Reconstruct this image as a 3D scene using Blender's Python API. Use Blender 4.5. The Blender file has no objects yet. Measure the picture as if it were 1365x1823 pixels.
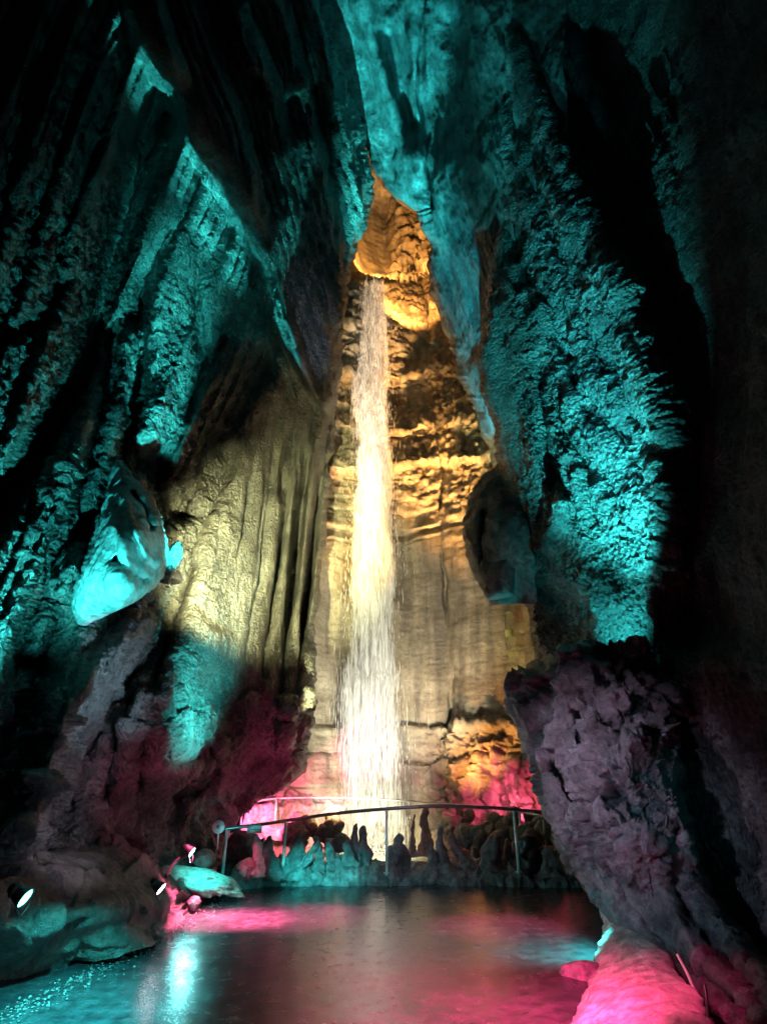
import bpy, bmesh, math, random
import numpy as np
from mathutils import Vector, Matrix, Quaternion

random.seed(7)
rng = np.random.default_rng(11)
scene = bpy.context.scene
C = scene.collection

# ------------------------------------------------------------------ camera
EYE = 1.6
PITCH = math.radians(24.1)
FPX = 1050.0
W0, H0 = 1365.0, 1823.0
cam_data = bpy.data.cameras.new('camera')
cam = bpy.data.objects.new('camera', cam_data)
C.objects.link(cam)
cam.location = (0, 0, EYE)
cam.rotation_euler = (math.radians(90) + PITCH, 0, 0)
cam_data.sensor_fit = 'VERTICAL'
cam_data.sensor_height = 36.0
cam_data.lens = 36.0 * FPX / H0
cam_data.clip_start = 0.05
cam_data.clip_end = 400
scene.camera = cam

# ------------------------------------------------------------------ world (a dark cave)
world = bpy.data.worlds.new('World')
scene.world = world
world.use_nodes = True
bg = world.node_tree.nodes['Background']
bg.inputs[0].default_value = (0.55, 0.62, 0.8, 1)
bg.inputs[1].default_value = 0.012
scene.view_settings.view_transform = 'Standard'
scene.view_settings.look = 'None'
scene.view_settings.gamma = 1.0
scene.view_settings.exposure = 0.0

# ------------------------------------------------------------------ from a direction and a distance to a point
CT, ST = math.cos(PITCH), math.sin(PITCH)
def P(px, py, Y):
    u = (px - W0 / 2) / FPX; v = (H0 / 2 - py) / FPX
    dy = CT - v * ST; dz = ST + v * CT
    t = Y / dy
    return Vector((u * t, Y, EYE + dz * t))
def PZ(px, py, z):
    u = (px - W0 / 2) / FPX; v = (H0 / 2 - py) / FPX
    dy = CT - v * ST; dz = ST + v * CT
    t = (z - EYE) / dz
    return Vector((u * t, dy * t, z))
def Pn(px, py, Y):
    u = (px - W0 / 2) / FPX; v = (H0 / 2 - py) / FPX
    dy = CT - v * ST; dz = ST + v * CT
    t = Y / np.maximum(dy, 0.12)
    return np.stack([u * t, Y + 0 * t, EYE + dz * t], axis=-1)

# ------------------------------------------------------------------ lamps
CYAN = (0.03, 0.64, 0.62); TEAL = (0.03, 0.50, 0.50); AMBER = (1.0, 0.46, 0.12)
WARM = (1.0, 0.82, 0.52); OLIVE = (0.90, 0.88, 0.40); PINK = (1.0, 0.11, 0.28)
MAUVE = (0.62, 0.45, 0.62); SLATE = (0.36, 0.47, 0.66); ROSE = (1.0, 0.10, 0.22)
def spot(name, pos, target, color, watts, angle=60, blend=0.6, size=0.08, oval=None, roll=0):
    d = bpy.data.lights.new(name, 'SPOT')
    d.energy = watts; d.color = color; d.spot_size = math.radians(angle); d.spot_blend = blend
    d.shadow_soft_size = size
    o = bpy.data.objects.new(name, d); C.objects.link(o)
    o.location = pos
    q = (Vector(target) - Vector(pos)).to_track_quat('-Z', 'Y')
    if oval:      # an oval beam, turned about its axis
        zz = (Vector(pos) - Vector(target)).normalized(); yy = Vector(roll) - Vector(target) if roll else Vector((0, 0, 1))
        yy = (yy - zz * yy.dot(zz)).normalized(); xx = yy.cross(zz)
        q = Matrix((xx, yy, zz)).transposed().to_quaternion(); o.scale = (oval[0], oval[1], 1)
    o.rotation_euler = q.to_euler()
    return o
# shaft of the fall
PALE = (1.0, 0.95, 0.68)
spot('fall_lamp', P(800, 1440, 12.6), P(670, 1150, 16.8), (1.0, 0.97, 0.76), 3300, 80, 0.9, 0.1)
spot('fall_lamp', P(590, 1470, 14.0), P(650, 1360, 17.0), (1.0, 0.97, 0.84), 700, 80, 0.9, 0.1)
spot('fall_lamp', P(585, 1450, 13.0), P(665, 640, 17.0), (1.0, 0.97, 0.86), 19000, 30, 0.9, 0.1, (0.26, 1), P(663, 900, 17))
spot('shaft_spot', P(880, 1260, 14.2), P(735, 680, 17.8), AMBER, 38000, 36, 1.0, 0.35, (0.6, 1), P(750, 1000, 17.5))
spot('shaft_spot', P(600, 1250, 15.2), P(612, 800, 17.0), AMBER, 5000, 34, 0.9, 0.06, (0.5, 1), P(612, 1000, 17))
spot('shaft_spot', P(590, 1200, 15.0), P(740, 640, 17.8), AMBER, 9000, 36, 1.0, 0.3)  # added fill, softens the hard shadows on the back wall
spot('niche_lamp', P(676, 478, 18.8), P(686, 380, 21.4), (1.0, 0.44, 0.11), 2400, 150, 0.6, 0.05)
spot('niche_lamp', P(735, 560, 16.9), P(715, 420, 19.5), (1.0, 0.42, 0.10), 4200, 100, 0.6, 0.04)
spot('shaft_spot', P(800, 1400, 14.4), P(890, 1220, 17.0), (1.0, 0.42, 0.10), 700, 100, 1.0, 0.1)
spot('pool_lamp', P(700, 1505, 14.6), P(650, 1495, 16.4), (1.0, 0.95, 0.6), 420, 130, 0.9, 0.1)
# olive lamp beside the draped flowstone
spot('drape_spot', P(345, 1080, 6.4), P(445, 1000, 11.6), OLIVE, 24000, 46, 1.0, 0.06)
spot('drape_spot', P(590, 1340, 12.4), P(530, 940, 14.2), OLIVE, 3000, 50, 0.9, 0.06)
spot('drape_spot', P(800, 1300, 13.2), P(862, 800, 14.4), OLIVE, 6000, 24, 0.9, 0.06)
spot('drape_spot', P(850, 1240, 13.2), P(920, 1130, 15.3), OLIVE, 240, 60, 0.9, 0.06)  # unseen spot added to bring out the rope and its strip of wall
# teal lamps on the left wall, and spots added for the stripe and ramps
spot('wall_spot', P(20, 1330, 4.7), P(50, 1000, 5.8), CYAN, 5220, 62, 1.0, 0.03)
spot('wall_spot', P(360, 1150, 6.6), P(292, 640, 9.0), CYAN, 26100, 34, 0.8, 0.03, (0.5, 1), P(330, 400, 9))
spot('wall_spot', P(430, 1330, 5.0), P(220, 980, 6.8), CYAN, 850, 24, 0.8, 0.05)
spot('wall_spot', P(470, 1400, 7.2), P(345, 1180, 9.8), CYAN, 5200, 56, 1.0, 0.05, (0.62, 1), P(300, 1320, 9.2))
spot('rim_fill', P(372, 1500, 9.2), P(360, 1572, 9.7), CYAN, 90, 80, 1.0, 0.04)  # added to brighten the pale ledge
spot('wall_spot', P(640, 1180, 10.5), P(295, 150, 7.8), CYAN, 60000, 27, 0.7, 0.05, (0.22, 1), P(330, 230, 8.4))  # this and the next beams added in mid-air to pick out the stripe
spot('wall_spot', P(640, 1180, 10.5), P(405, 335, 9.0), CYAN, 52000, 16, 0.7, 0.05, (0.19, 1), P(455, 430, 9.6))
spot('wall_spot', P(640, 1180, 10.5), P(492, 520, 10.6), CYAN, 36000, 12, 0.6, 0.05, (0.24, 1), P(510, 600, 11.2))
spot('wall_spot', P(640, 1180, 10.5), P(450, 110, 8.6), CYAN, 13050, 16, 0.8, 0.05, (0.3, 1), P(495, 200, 9))
spot('wall_spot', P(640, 1180, 10.5), P(545, 480, 11.5), SLATE, 3190, 26, 0.8, 0.05, (0.25, 1), P(600, 640, 13))  # added dim beam for faint streaks on the dark upper wall
spot('ramp_fill', P(420, 1480, 6.4), P(200, 1190, 7.5), (0.30, 0.55, 0.72), 1100, 46, 0.9, 0.05)  # ramp spots added for pale streaks, no lamp seen here
spot('ramp_fill', P(380, 1560, 5.6), P(90, 1400, 7.0), (0.55, 0.50, 0.66), 420, 50, 0.9, 0.05)
# teal lamps on the right wall and the roof
spot('wall_spot', P(1085, 1180, 6.6), P(1030, 700, 8.4), CYAN, 11000, 52, 1.0, 0.03)
spot('wall_spot', P(1120, 1200, 5.4), P(1060, 640, 8.2), (0.03, 0.50, 0.56), 8500, 42, 1.0, 0.15, (0.36, 1), P(980, 300, 9))  # added frontal fill, closes the shadow gaps between the speckles
spot('wall_spot', P(1060, 1165, 7.6), P(1090, 1060, 8.0), CYAN, 290, 120, 0.9, 0.04)
spot('roof_spot', P(770, 1150, 13.2), P(680, 90, 11.5), CYAN, 137750, 22, 0.8, 0.1, (0.75, 1), P(700, 260, 12.8))
spot('roof_spot', P(620, 1100, 12.0), P(885, 160, 9.6), TEAL, 30000, 15, 1.0, 0.08, (0.4, 1), P(880, 400, 10))  # added to light the dark crease between roof and right wall
spot('roof_spot', P(860, 1130, 12.8), P(800, 290, 12.4), (0.01, 0.42, 0.50), 37700, 30, 0.9, 0.06, (0.6, 1), P(820, 500, 13))
# pink lamps low round the pool
spot('pool_lamp', P(940, 1462, 13.8), P(880, 1425, 15.5), PINK, 600, 84, 0.9, 0.05)
spot('pool_lamp', P(450, 1475, 12.6), P(520, 1425, 15.4), PINK, 2000, 80, 0.9, 0.05)
spot('pool_lamp', P(900, 1395, 13.0), P(860, 1415, 15.8), PINK, 420, 60, 0.9, 0.05)
spot('pool_lamp', P(980, 1430, 13.0), P(940, 1380, 16.5), ROSE, 300, 60, 0.9, 0.05)
spot('pool_lamp', P(600, 1425, 13.6), P(560, 1490, 14.2), (1.0, 0.55, 0.25), 200, 120, 0.9, 0.05)
spot('bank_lamp', P(560, 1440, 11.0), P(470, 1350, 12.4), PINK, 130, 110, 1.0, 0.05)
spot('bank_lamp', P(400, 1500, 7.4), P(270, 1350, 9.3), PINK, 110, 90, 1.0, 0.05)
# unseen spots for the rim and the floor, most of them added to brighten
spot('rim_fill', P(480, 1490, 9.0), P(570, 1552, 11.2), CYAN, 1300, 44, 0.9, 0.05, (1, 0.5), P(570, 1400, 11.2))
spot('rim_fill', P(400, 1440, 9.4), P(452, 1535, 10.9), PINK, 160, 18, 0.9, 0.05)
spot('rim_fill', P(470, 1520, 9.4), P(425, 1474, 10.5), CYAN, 90, 40, 0.9, 0.05, (1, .35), P(425, 1400, 10.5))  # added to light the sign and the disc
spot('rim_fill', P(1040, 1500, 8.8), P(850, 1545, 11.2), (0.48, 0.34, 0.66), 120, 60, 0.9, 0.05)
spot('rim_fill', P(700, 1300, 8.6), P(700, 1545, 11.2), (0.5, 0.5, 0.75), 110, 60, 1.0, 0.05)
spot('floor_spot', PZ(400, 1636, 0) + Vector((0, 0, 3.4)), PZ(400, 1636, 0), PINK, 26000, 34, 1.0, 0.08, (.75, 1), PZ(520, 1636, 0))  # pink spots added overhead, so their reflections fall out of view
spot('floor_spot', PZ(540, 1632, 0) + Vector((0, 0, 3.4)), PZ(540, 1632, 0), PINK, 6000, 34, 1.0, 0.08)
spot('floor_spot', PZ(975, 1622, 0) + Vector((0, 0, 3.4)), PZ(975, 1622, 0), PINK, 13000, 26, 1.0, 0.08)
spot('floor_spot', PZ(880, 1650, 0) + Vector((0, 0, 3.4)), PZ(880, 1650, 0), PINK, 3000, 32, 1.0, 0.08)
spot('floor_spot', P(1000, 1150, 4.0), P(1120, 1800, 5.2), (1.0, 0.06, 0.22), 650, 44, 1.0, 0.06)  # added overhead to turn the mound pink
spot('floor_spot', P(960, 1300, 3.0), PZ(860, 1840, 0), (1.0, 0.05, 0.22), 9500, 56, 1.0, 0.06)  # added overhead for the deep pink at the floor's lower right
spot('floor_spot', P(1075, 1590, 6.9), PZ(970, 1690, 0), CYAN, 700, 110, 1.0, 0.04)
spot('floor_spot', P(190, 1400, 4.4), PZ(150, 1800, 0), CYAN, 4600, 56, 1.0, 0.05)  # added overhead for the teal patch of floor
# unseen dim spots added as fill on the pillar and the left bank
spot('dim_fill', P(560, 1060, 5.6), P(1050, 1370, 7.0), MAUVE, 850, 40, 1.0, 0.06)
spot('dim_fill', P(200, 1300, 3.0), P(1090, 1500, 6.4), SLATE, 650, 34, 1.0, 0.08)
spot('dim_fill', P(1290, 1350, 5.0), P(1200, 1450, 6.6), TEAL, 16, 50, 1.0, 0.05)  # added for a teal edge on the pillar
spot('dim_fill', P(400, 1640, 4.0), P(90, 1480, 6.4), SLATE, 90, 80, 1.0, 0.1)

# ------------------------------------------------------------------ noise
def _hash(ix, iy, iz, seed):
    h = (ix.astype(np.int64) * 73856093) ^ (iy.astype(np.int64) * 19349663) ^ (iz.astype(np.int64) * 83492791) ^ (seed * 2654435)
    h = (h ^ (h >> 13)) * 1274126177
    h = h ^ (h >> 16)
    return (h & 0xFFFFF).astype(np.float32) / np.float32(0xFFFFF)
def vnoise(p, seed=0):
    f = np.floor(p); i = f.astype(np.int64); t = (p - f).astype(np.float32)
    t = t * t * t * (t * (t * 6 - 15) + 10)
    r = 0
    for dx in (0, 1):
        wx = t[..., 0] if dx else 1 - t[..., 0]
        for dy in (0, 1):
            wy = t[..., 1] if dy else 1 - t[..., 1]
            for dz in (0, 1):
                wz = t[..., 2] if dz else 1 - t[..., 2]
                r = r + wx * wy * wz * _hash(i[..., 0] + dx, i[..., 1] + dy, i[..., 2] + dz, seed)
    return r * 2 - 1
def fbm(p, scale, octaves=4, seed=0, gain=0.5, stretch=(1, 1, 1)):
    q = p * (np.array(stretch) * scale); a = 1.0; s = 0; n = 0
    for k in range(octaves):
        s = s + a * vnoise(q, seed + k * 17); n += a
        q = q * 2.03 + 11.7; a *= gain
    return s / n
def ridged(p, scale, octaves=4, seed=0, gain=0.5, stretch=(1, 1, 1)):
    q = p * (np.array(stretch) * scale); a = 1.0; s = 0; n = 0
    for k in range(octaves):
        s = s + a * (1 - np.abs(vnoise(q, seed + k * 17))) ; n += a
        q = q * 2.03 + 11.7; a *= gain
    return s / n * 2 - 1
def worley(p, scale, seed=0, stretch=(1, 1, 1)):
    q = p * (np.array(stretch) * scale); f = np.floor(q).astype(np.int64)
    d1 = np.full(q.shape[:-1], 9.0, np.float32); d2 = d1.copy(); cid = np.zeros(q.shape[:-1], np.float32)
    for dx in (-1, 0, 1):
        for dy in (-1, 0, 1):
            for dz in (-1, 0, 1):
                cx, cy, cz = f[..., 0] + dx, f[..., 1] + dy, f[..., 2] + dz
                a = _hash(cx, cy, cz, seed); b = _hash(cx, cy, cz, seed + 5); c = _hash(cx, cy, cz, seed + 9)
                d = np.sqrt((cx + a - q[..., 0]) ** 2 + (cy + b - q[..., 1]) ** 2 + (cz + c - q[..., 2]) ** 2).astype(np.float32)
                m = d < d1
                d2 = np.where(m, d1, np.minimum(d2, d)); cid = np.where(m, a, cid); d1 = np.where(m, d, d1)
    return d1, d2, cid
def plates(p, scale, seed=0, stretch=(1, 1, 1)):
    """broken rock: every cell is its own tilted flat face"""
    q = p * (np.array(stretch) * scale); f = np.floor(q).astype(np.int64)
    best = np.full(q.shape[:-1], 9.0, np.float32); val = best * 0
    for dx in (-1, 0, 1):
        for dy in (-1, 0, 1):
            for dz in (-1, 0, 1):
                cx, cy, cz = f[..., 0] + dx, f[..., 1] + dy, f[..., 2] + dz
                a = _hash(cx, cy, cz, seed); b = _hash(cx, cy, cz, seed + 5); c = _hash(cx, cy, cz, seed + 9)
                ex, ey, ez = q[..., 0] - cx - a, q[..., 1] - cy - b, q[..., 2] - cz - c
                d = np.sqrt(ex * ex + ey * ey + ez * ez).astype(np.float32)
                k = (_hash(cx, cy, cz, seed + 21) - .5) * ex + (_hash(cx, cy, cz, seed + 23) - .5) * ey + (_hash(cx, cy, cz, seed + 25) - .5) * ez + .5 * (_hash(cx, cy, cz, seed + 27) - .5)
                m = d < best
                val = np.where(m, k, val); best = np.where(m, d, best)
    return val * 2
def warp(G, a, f, seed):
    return G + a * np.stack([fbm(G, f, 3, seed), fbm(G, f, 3, seed + 40), fbm(G, f, 3, seed + 80)], -1)
def saw(x, drop=.2):
    f = x - np.floor(x)
    return np.where(f < 1 - drop, f / (1 - drop), (1 - f) / drop)
def pq(px, py): return np.stack([px, py, 0 * px], -1)
def sstep(a, b, x):
    t = np.clip((x - a) / (b - a), 0, 1); return t * t * (3 - 2 * t)
def along(px, py, poly):
    """distance to a line, which side of it, and how far along (0..1)"""
    best = np.full(px.shape, 1e9, np.float32); side = np.zeros(px.shape, np.float32); par = np.zeros(px.shape, np.float32)
    n = len(poly) - 1
    for k in range(n):
        (ax, ay), (bx, by) = poly[k], poly[k + 1]
        vx, vy = bx - ax, by - ay; L2 = vx * vx + vy * vy
        t = np.clip(((px - ax) * vx + (py - ay) * vy) / L2, 0, 1)
        dx, dy = px - (ax + t * vx), py - (ay + t * vy)
        d = np.sqrt(dx * dx + dy * dy)
        m = d < best
        best = np.where(m, d, best)
        side = np.where(m, np.sign(vx * (py - ay) - vy * (px - ax)), side)
        par = np.where(m, (k + t) / n, par)
    return best, side, par
def ends(par, e=0.12):
    return sstep(0, e, par) * sstep(0, e, 1 - par)
def groove(px, py, poly, w, h, power=2.0, e=0.12):
    d, s, t = along(px, py, poly)
    return h * np.exp(-(d / w) ** power) * (ends(t, e) if e else 1)
def shelf(px, py, poly, w, h, fade, e=0.15):
    """a step: on the left side of the line (seen along it) the rock stands proud by h, dying away over fade"""
    d, s, t = along(px, py, poly)
    sd = d * s
    prof = np.where(sd > 0, np.exp(-sd / fade), 1 - sstep(0, w, -sd))
    return -h * prof * ends(t, e)
def tps(pts):
    """smooth field through (px, py, value) points"""
    A = np.array(pts, float); n = len(A); X = A[:, :2] / 1000.0
    def k(r2): return np.where(r2 > 0, 0.5 * r2 * np.log(r2 + 1e-12), 0)
    D = ((X[:, None] - X[None]) ** 2).sum(-1)
    M = np.zeros((n + 3, n + 3)); M[:n, :n] = k(D) + np.eye(n) * 1e-4; M[:n, n] = 1; M[:n, n + 1:] = X
    M[n:, :n] = M[:n, n:].T
    w = np.linalg.solve(M, np.concatenate([A[:, 2], [0, 0, 0]]))
    def f(px, py):
        x = px / 1000.0; y = py / 1000.0; r = w[n] + w[n + 1] * x + w[n + 2] * y
        for i in range(n): r = r + w[i] * k((x - X[i, 0]) ** 2 + (y - X[i, 1]) ** 2)
        return r
    return f
def lin(pts):
    a = np.array(pts, float)
    return lambda v: np.interp(v, a[:, 0], a[:, 1])

# ------------------------------------------------------------------ object helpers
def tag(o, label=None, cat=None, group=None, kind=None):
    if label: o['label'] = label
    if cat: o['category'] = cat
    if group: o['group'] = group
    if kind: o['kind'] = kind
    return o
def empty(name, loc):
    o = bpy.data.objects.new(name, None); C.objects.link(o); o.location = loc; o.empty_display_size = 0.2; return o
def obj_np(name, V, F, mat, parent=None, smooth=True):
    me = bpy.data.meshes.new(name)
    V = np.ascontiguousarray(V, np.float32); F = np.ascontiguousarray(F, np.int32)
    n = F.shape[1]
    me.vertices.add(len(V)); me.vertices.foreach_set('co', V.ravel())
    me.loops.add(F.size); me.loops.foreach_set('vertex_index', F.ravel())
    me.polygons.add(len(F))
    me.polygons.foreach_set('loop_start', np.arange(0, F.size, n, dtype=np.int32))
    me.polygons.foreach_set('loop_total', np.full(len(F), n, np.int32))
    me.polygons.foreach_set('use_smooth', np.full(len(F), smooth))
    me.update(calc_edges=True); me.validate()
    me.materials.append(mat)
    o = bpy.data.objects.new(name, me); C.objects.link(o)
    if parent: o.parent = parent
    return o
def obj_bm(name, bm, mat, parent=None, smooth=True):
    me = bpy.data.meshes.new(name); bm.normal_update(); bm.to_mesh(me); bm.free()
    for p in me.polygons: p.use_smooth = smooth
    me.materials.append(mat)
    o = bpy.data.objects.new(name, me); C.objects.link(o)
    if parent:
        o.parent = parent
        o.location = -Vector(parent.location) if not parent.parent else (0, 0, 0)
    return o
def recenter(o):
    """move an object's origin to the middle of its own foot"""
    me = o.data; co = np.empty(len(me.vertices) * 3, np.float32); me.vertices.foreach_get('co', co); co = co.reshape(-1, 3)
    c = np.array([(co[:, 0].min() + co[:, 0].max()) / 2, (co[:, 1].min() + co[:, 1].max()) / 2, co[:, 2].min()], np.float32)
    co -= c; me.vertices.foreach_set('co', co.ravel()); me.update(); o.location = Vector(c.tolist()) + Vector(o.location)
    return o
def grid_faces(nr, nc):
    a = (np.arange(nr - 1)[:, None] * nc + np.arange(nc - 1)[None]).ravel()
    return np.stack([a, a + nc, a + nc + 1, a + 1], axis=1)
def grid_normals(G):
    du = np.gradient(G, axis=1); dv = np.gradient(G, axis=0)
    n = np.cross(du, dv); n /= (np.linalg.norm(n, axis=-1, keepdims=True) + 1e-9)
    eye = np.array([0, 0, EYE])
    s = 1.0 if ((eye - G) * n).sum(-1).mean() > 0 else -1.0
    return n * s
def blur(a, k):
    for ax in (0, 1):
        for _ in range(k):
            p = np.concatenate([a.take([0], ax), a, a.take([-1], ax)], ax)
            n = a.shape[ax]
            a = (p.take(range(0, n), ax) + 2 * p.take(range(1, n + 1), ax) + p.take(range(2, n + 2), ax)) / 4
    return a
def sheet(name, mat, left, right, y0, y1, step, depth, disp, top=None, bottom=None, edge=(0, 0, 0, 0), back=(0, 0, 0, 0), edge_noise=6, seed=0, ystep=None):
    """a body of rock between two outlines: rounded over at the edges (edge, metres of turn) and carried on
    backwards behind them (back, metres), so it has thickness from the side too.  order: left right top bottom"""
    ystep = ystep or step
    nr = int((y1 - y0) / ystep) + 1
    ts = np.linspace(0, 1, nr)
    ym = y0 + (y1 - y0) * ts
    Lx, Rx = left(ym), right(ym)
    nc = int(np.max(Rx - Lx) / step) + 1
    s = np.linspace(0, 1, nc)
    px = Lx[:, None] + (Rx - Lx)[:, None] * s[None]
    py = np.repeat(ym[:, None], nc, 1)
    if top is not None:
        T = top(px); B = bottom(px) if bottom is not None else np.full_like(px, y1)
        py = T + (B - T) * ts[:, None]
    # uneven outline
    if edge_noise:
        zz = np.zeros(nr)
        for arr, wgt in ((0, (1 - s)), (1, s)):
            if (edge[arr] or back[arr]):
                q = np.stack([ym * 0.03, zz + arr * 9, zz + seed], -1)
                e = (vnoise(q, seed) + 0.5 * vnoise(q * 2.7, seed + 3) + 0.3 * vnoise(q * 7, seed + 4)) * edge_noise
                px = px + e[:, None] * (wgt ** 8)[None]
        if edge[2] or back[2]:
            q = np.stack([px[0] * 0.03, px[0] * 0 + 3, px[0] * 0 + seed], -1)
            e = (vnoise(q, seed + 7) + 0.5 * vnoise(q * 2.7, seed + 8)) * edge_noise
            py = py + e[None] * ((1 - ts) ** 8)[:, None]
    Y = depth(px, py)
    wpx = 26.0
    for k, dist in enumerate((px - px[:, :1], px[:, -1:] - px, py - py[:1], py[-1:] - py)):
        if edge[k]:
            e = np.clip(dist / wpx, 0, 1); Y = Y + edge[k] * (1 - np.sqrt(1 - (1 - e) ** 2))
    # returns behind the outline
    def ret(a, side, amt, fill):
        m = 10
        if side in (0, 1):
            col = a[:, :1] if side == 0 else a[:, -1:]
            ext = np.concatenate([col + fill(k / m) for k in range(1, m + 1)], 1)
            return np.concatenate([ext[:, ::-1], a], 1) if side == 0 else np.concatenate([a, ext], 1)
        row = a[:1] if side == 2 else a[-1:]
        ext = np.concatenate([row + fill(k / m) for k in range(1, m + 1)], 0)
        return np.concatenate([ext[::-1], a], 0) if side == 2 else np.concatenate([a, ext], 0)
    for k in range(4):
        if back[k]:
            px = ret(px, k, 0, lambda f: ((18 if k == 0 else -18 if k == 1 else 0) * f))
            py = ret(py, k, 0, lambda f: ((18 if k == 2 else -18 if k == 3 else 0) * f))
            Y = ret(Y, k, 0, lambda f: back[k] * f)
    G = Pn(px, py, Y)
    N = grid_normals(G)
    N = np.stack([blur(N[..., i], 3) for i in range(3)], -1)
    G = G + N * disp(px, py, G)[..., None]
    return obj_np(name, G.reshape(-1, 3), grid_faces(*px.shape), mat)

# ------------------------------------------------------------------ materials
def nodes(m):
    m.use_nodes = True; nt = m.node_tree; return nt, nt.nodes, nt.links, nt.nodes['Principled BSDF']
def rock(name, c1, c2, rough=0.5, bump=0.6, fine=40.0, c3=None, stretch=(1, 1, 1), spec=0.5, streak=0.0, coarse=1.3, pop=0.0, dist=0.05, mott=0.8):
    m = bpy.data.materials.new(name); nt, N, L, B = nodes(m)
    tc = N.new('ShaderNodeTexCoord'); mp = N.new('ShaderNodeMapping'); mp.inputs['Scale'].default_value = stretch
    L.new(tc.outputs['Object'], mp.inputs[0])
    n1 = N.new('ShaderNodeTexNoise'); n1.inputs['Scale'].default_value = coarse; n1.inputs['Detail'].default_value = 9; n1.inputs['Roughness'].default_value = 0.65
    L.new(mp.outputs[0], n1.inputs['Vector'])
    r = N.new('ShaderNodeValToRGB'); r.color_ramp.elements[0].position = 0.36; r.color_ramp.elements[1].position = 0.66
    r.color_ramp.elements[0].color = (*c1, 1); r.color_ramp.elements[1].color = (*c2, 1)
    if c3:
        e = r.color_ramp.elements.new(0.5); e.color = (*c3, 1)
    L.new(n1.outputs['Fac'], r.inputs[0])
    n2 = N.new('ShaderNodeTexNoise'); n2.inputs['Scale'].default_value = fine * 0.35; n2.inputs['Detail'].default_value = 6; n2.inputs['Roughness'].default_value = 0.7
    L.new(tc.outputs['Object'], n2.inputs['Vector'])
    mul = N.new('ShaderNodeMix'); mul.data_type = 'RGBA'; mul.blend_type = 'MULTIPLY'; mul.inputs[0].default_value = mott
    r2 = N.new('ShaderNodeValToRGB'); r2.color_ramp.elements[0].position = 0.36; r2.color_ramp.elements[0].color = (0.22, 0.22, 0.22, 1); r2.color_ramp.elements[1].position = 0.58; r2.color_ramp.elements[1].color = (1, 1, 1, 1)
    L.new(n2.outputs['Fac'], r2.inputs[0]); L.new(r.outputs[0], mul.inputs[6]); L.new(r2.outputs[0], mul.inputs[7])
    out = mul.outputs[2]
    if streak:
        mp2 = N.new('ShaderNodeMapping'); mp2.inputs['Scale'].default_value = (2.6, 2.6, 0.12); L.new(tc.outputs['Object'], mp2.inputs[0])
        n4 = N.new('ShaderNodeTexNoise'); n4.inputs['Scale'].default_value = 1.0; n4.inputs['Detail'].default_value = 5; L.new(mp2.outputs[0], n4.inputs['Vector'])
        r4 = N.new('ShaderNodeValToRGB'); r4.color_ramp.elements[0].position = 0.36; r4.color_ramp.elements[0].color = (1 - streak, 1 - streak, 1 - streak * 0.9, 1); r4.color_ramp.elements[1].position = 0.58
        L.new(n4.outputs['Fac'], r4.inputs[0])
        m2 = N.new('ShaderNodeMix'); m2.data_type = 'RGBA'; m2.blend_type = 'MULTIPLY'; m2.inputs[0].default_value = 1
        L.new(out, m2.inputs[6]); L.new(r4.outputs[0], m2.inputs[7]); out = m2.outputs[2]
    L.new(out, B.inputs['Base Color'])
    rr = N.new('ShaderNodeMapRange'); rr.inputs[3].default_value = max(0.08, rough - 0.2); rr.inputs[4].default_value = min(1, rough + 0.25)
    L.new(n2.outputs['Fac'], rr.inputs[0]); L.new(rr.outputs[0], B.inputs['Roughness'])
    B.inputs['Specular IOR Level'].default_value = spec
    n3 = N.new('ShaderNodeTexNoise'); n3.inputs['Scale'].default_value = fine; n3.inputs['Detail'].default_value = 5; n3.inputs['Roughness'].default_value = 0.7
    L.new(tc.outputs['Object'], n3.inputs['Vector'])
    ad = N.new('ShaderNodeMath'); ad.operation = 'ADD'; L.new(n2.outputs['Fac'], ad.inputs[0]); L.new(n3.outputs['Fac'], ad.inputs[1])
    b = N.new('ShaderNodeBump'); b.inputs['Strength'].default_value = bump; b.inputs['Distance'].default_value = dist
    h = ad.outputs[0]
    if pop:
        v = N.new('ShaderNodeTexVoronoi'); v.inputs['Scale'].default_value = fine * 0.5
        L.new(tc.outputs['Object'], v.inputs['Vector'])
        sb = N.new('ShaderNodeMath'); sb.operation = 'MULTIPLY_ADD'; sb.inputs[1].default_value = -pop
        L.new(v.outputs['Distance'], sb.inputs[0]); L.new(h, sb.inputs[2]); h = sb.outputs[0]
    L.new(h, b.inputs['Height']); L.new(b.outputs[0], B.inputs['Normal'])
    return m
def plain(name, col, rough=0.5, metal=0.0, spec=0.5, emit=None, strength=1.0, bump=0.0):
    m = bpy.data.materials.new(name); nt, N, L, B = nodes(m)
    B.inputs['Roughness'].default_value = rough; B.inputs['Metallic'].default_value = metal
    B.inputs['Specular IOR Level'].default_value = spec
    tc = N.new('ShaderNodeTexCoord'); n = N.new('ShaderNodeTexNoise'); n.inputs['Scale'].default_value = 14; n.inputs['Detail'].default_value = 5
    L.new(tc.outputs['Object'], n.inputs['Vector'])
    r = N.new('ShaderNodeValToRGB'); r.color_ramp.elements[0].position = 0.3; r.color_ramp.elements[1].position = 0.7
    r.color_ramp.elements[0].color = (*[c * 0.7 for c in col], 1); r.color_ramp.elements[1].color = (*col, 1)
    L.new(n.outputs['Fac'], r.inputs[0]); L.new(r.outputs[0], B.inputs['Base Color'])
    if bump:
        b = N.new('ShaderNodeBump'); b.inputs['Strength'].default_value = bump; b.inputs['Distance'].default_value = 0.01
        L.new(n.outputs['Fac'], b.inputs['Height']); L.new(b.outputs[0], B.inputs['Normal'])
    if emit:
        B.inputs['Emission Color'].default_value = (*emit, 1); B.inputs['Emission Strength'].default_value = strength
    return m
M_left = rock('wet_dark_limestone', (0.02, 0.02, 0.02), (0.15, 0.145, 0.13), rough=0.40, bump=0.9, fine=34, pop=1.0, dist=.07)
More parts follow.
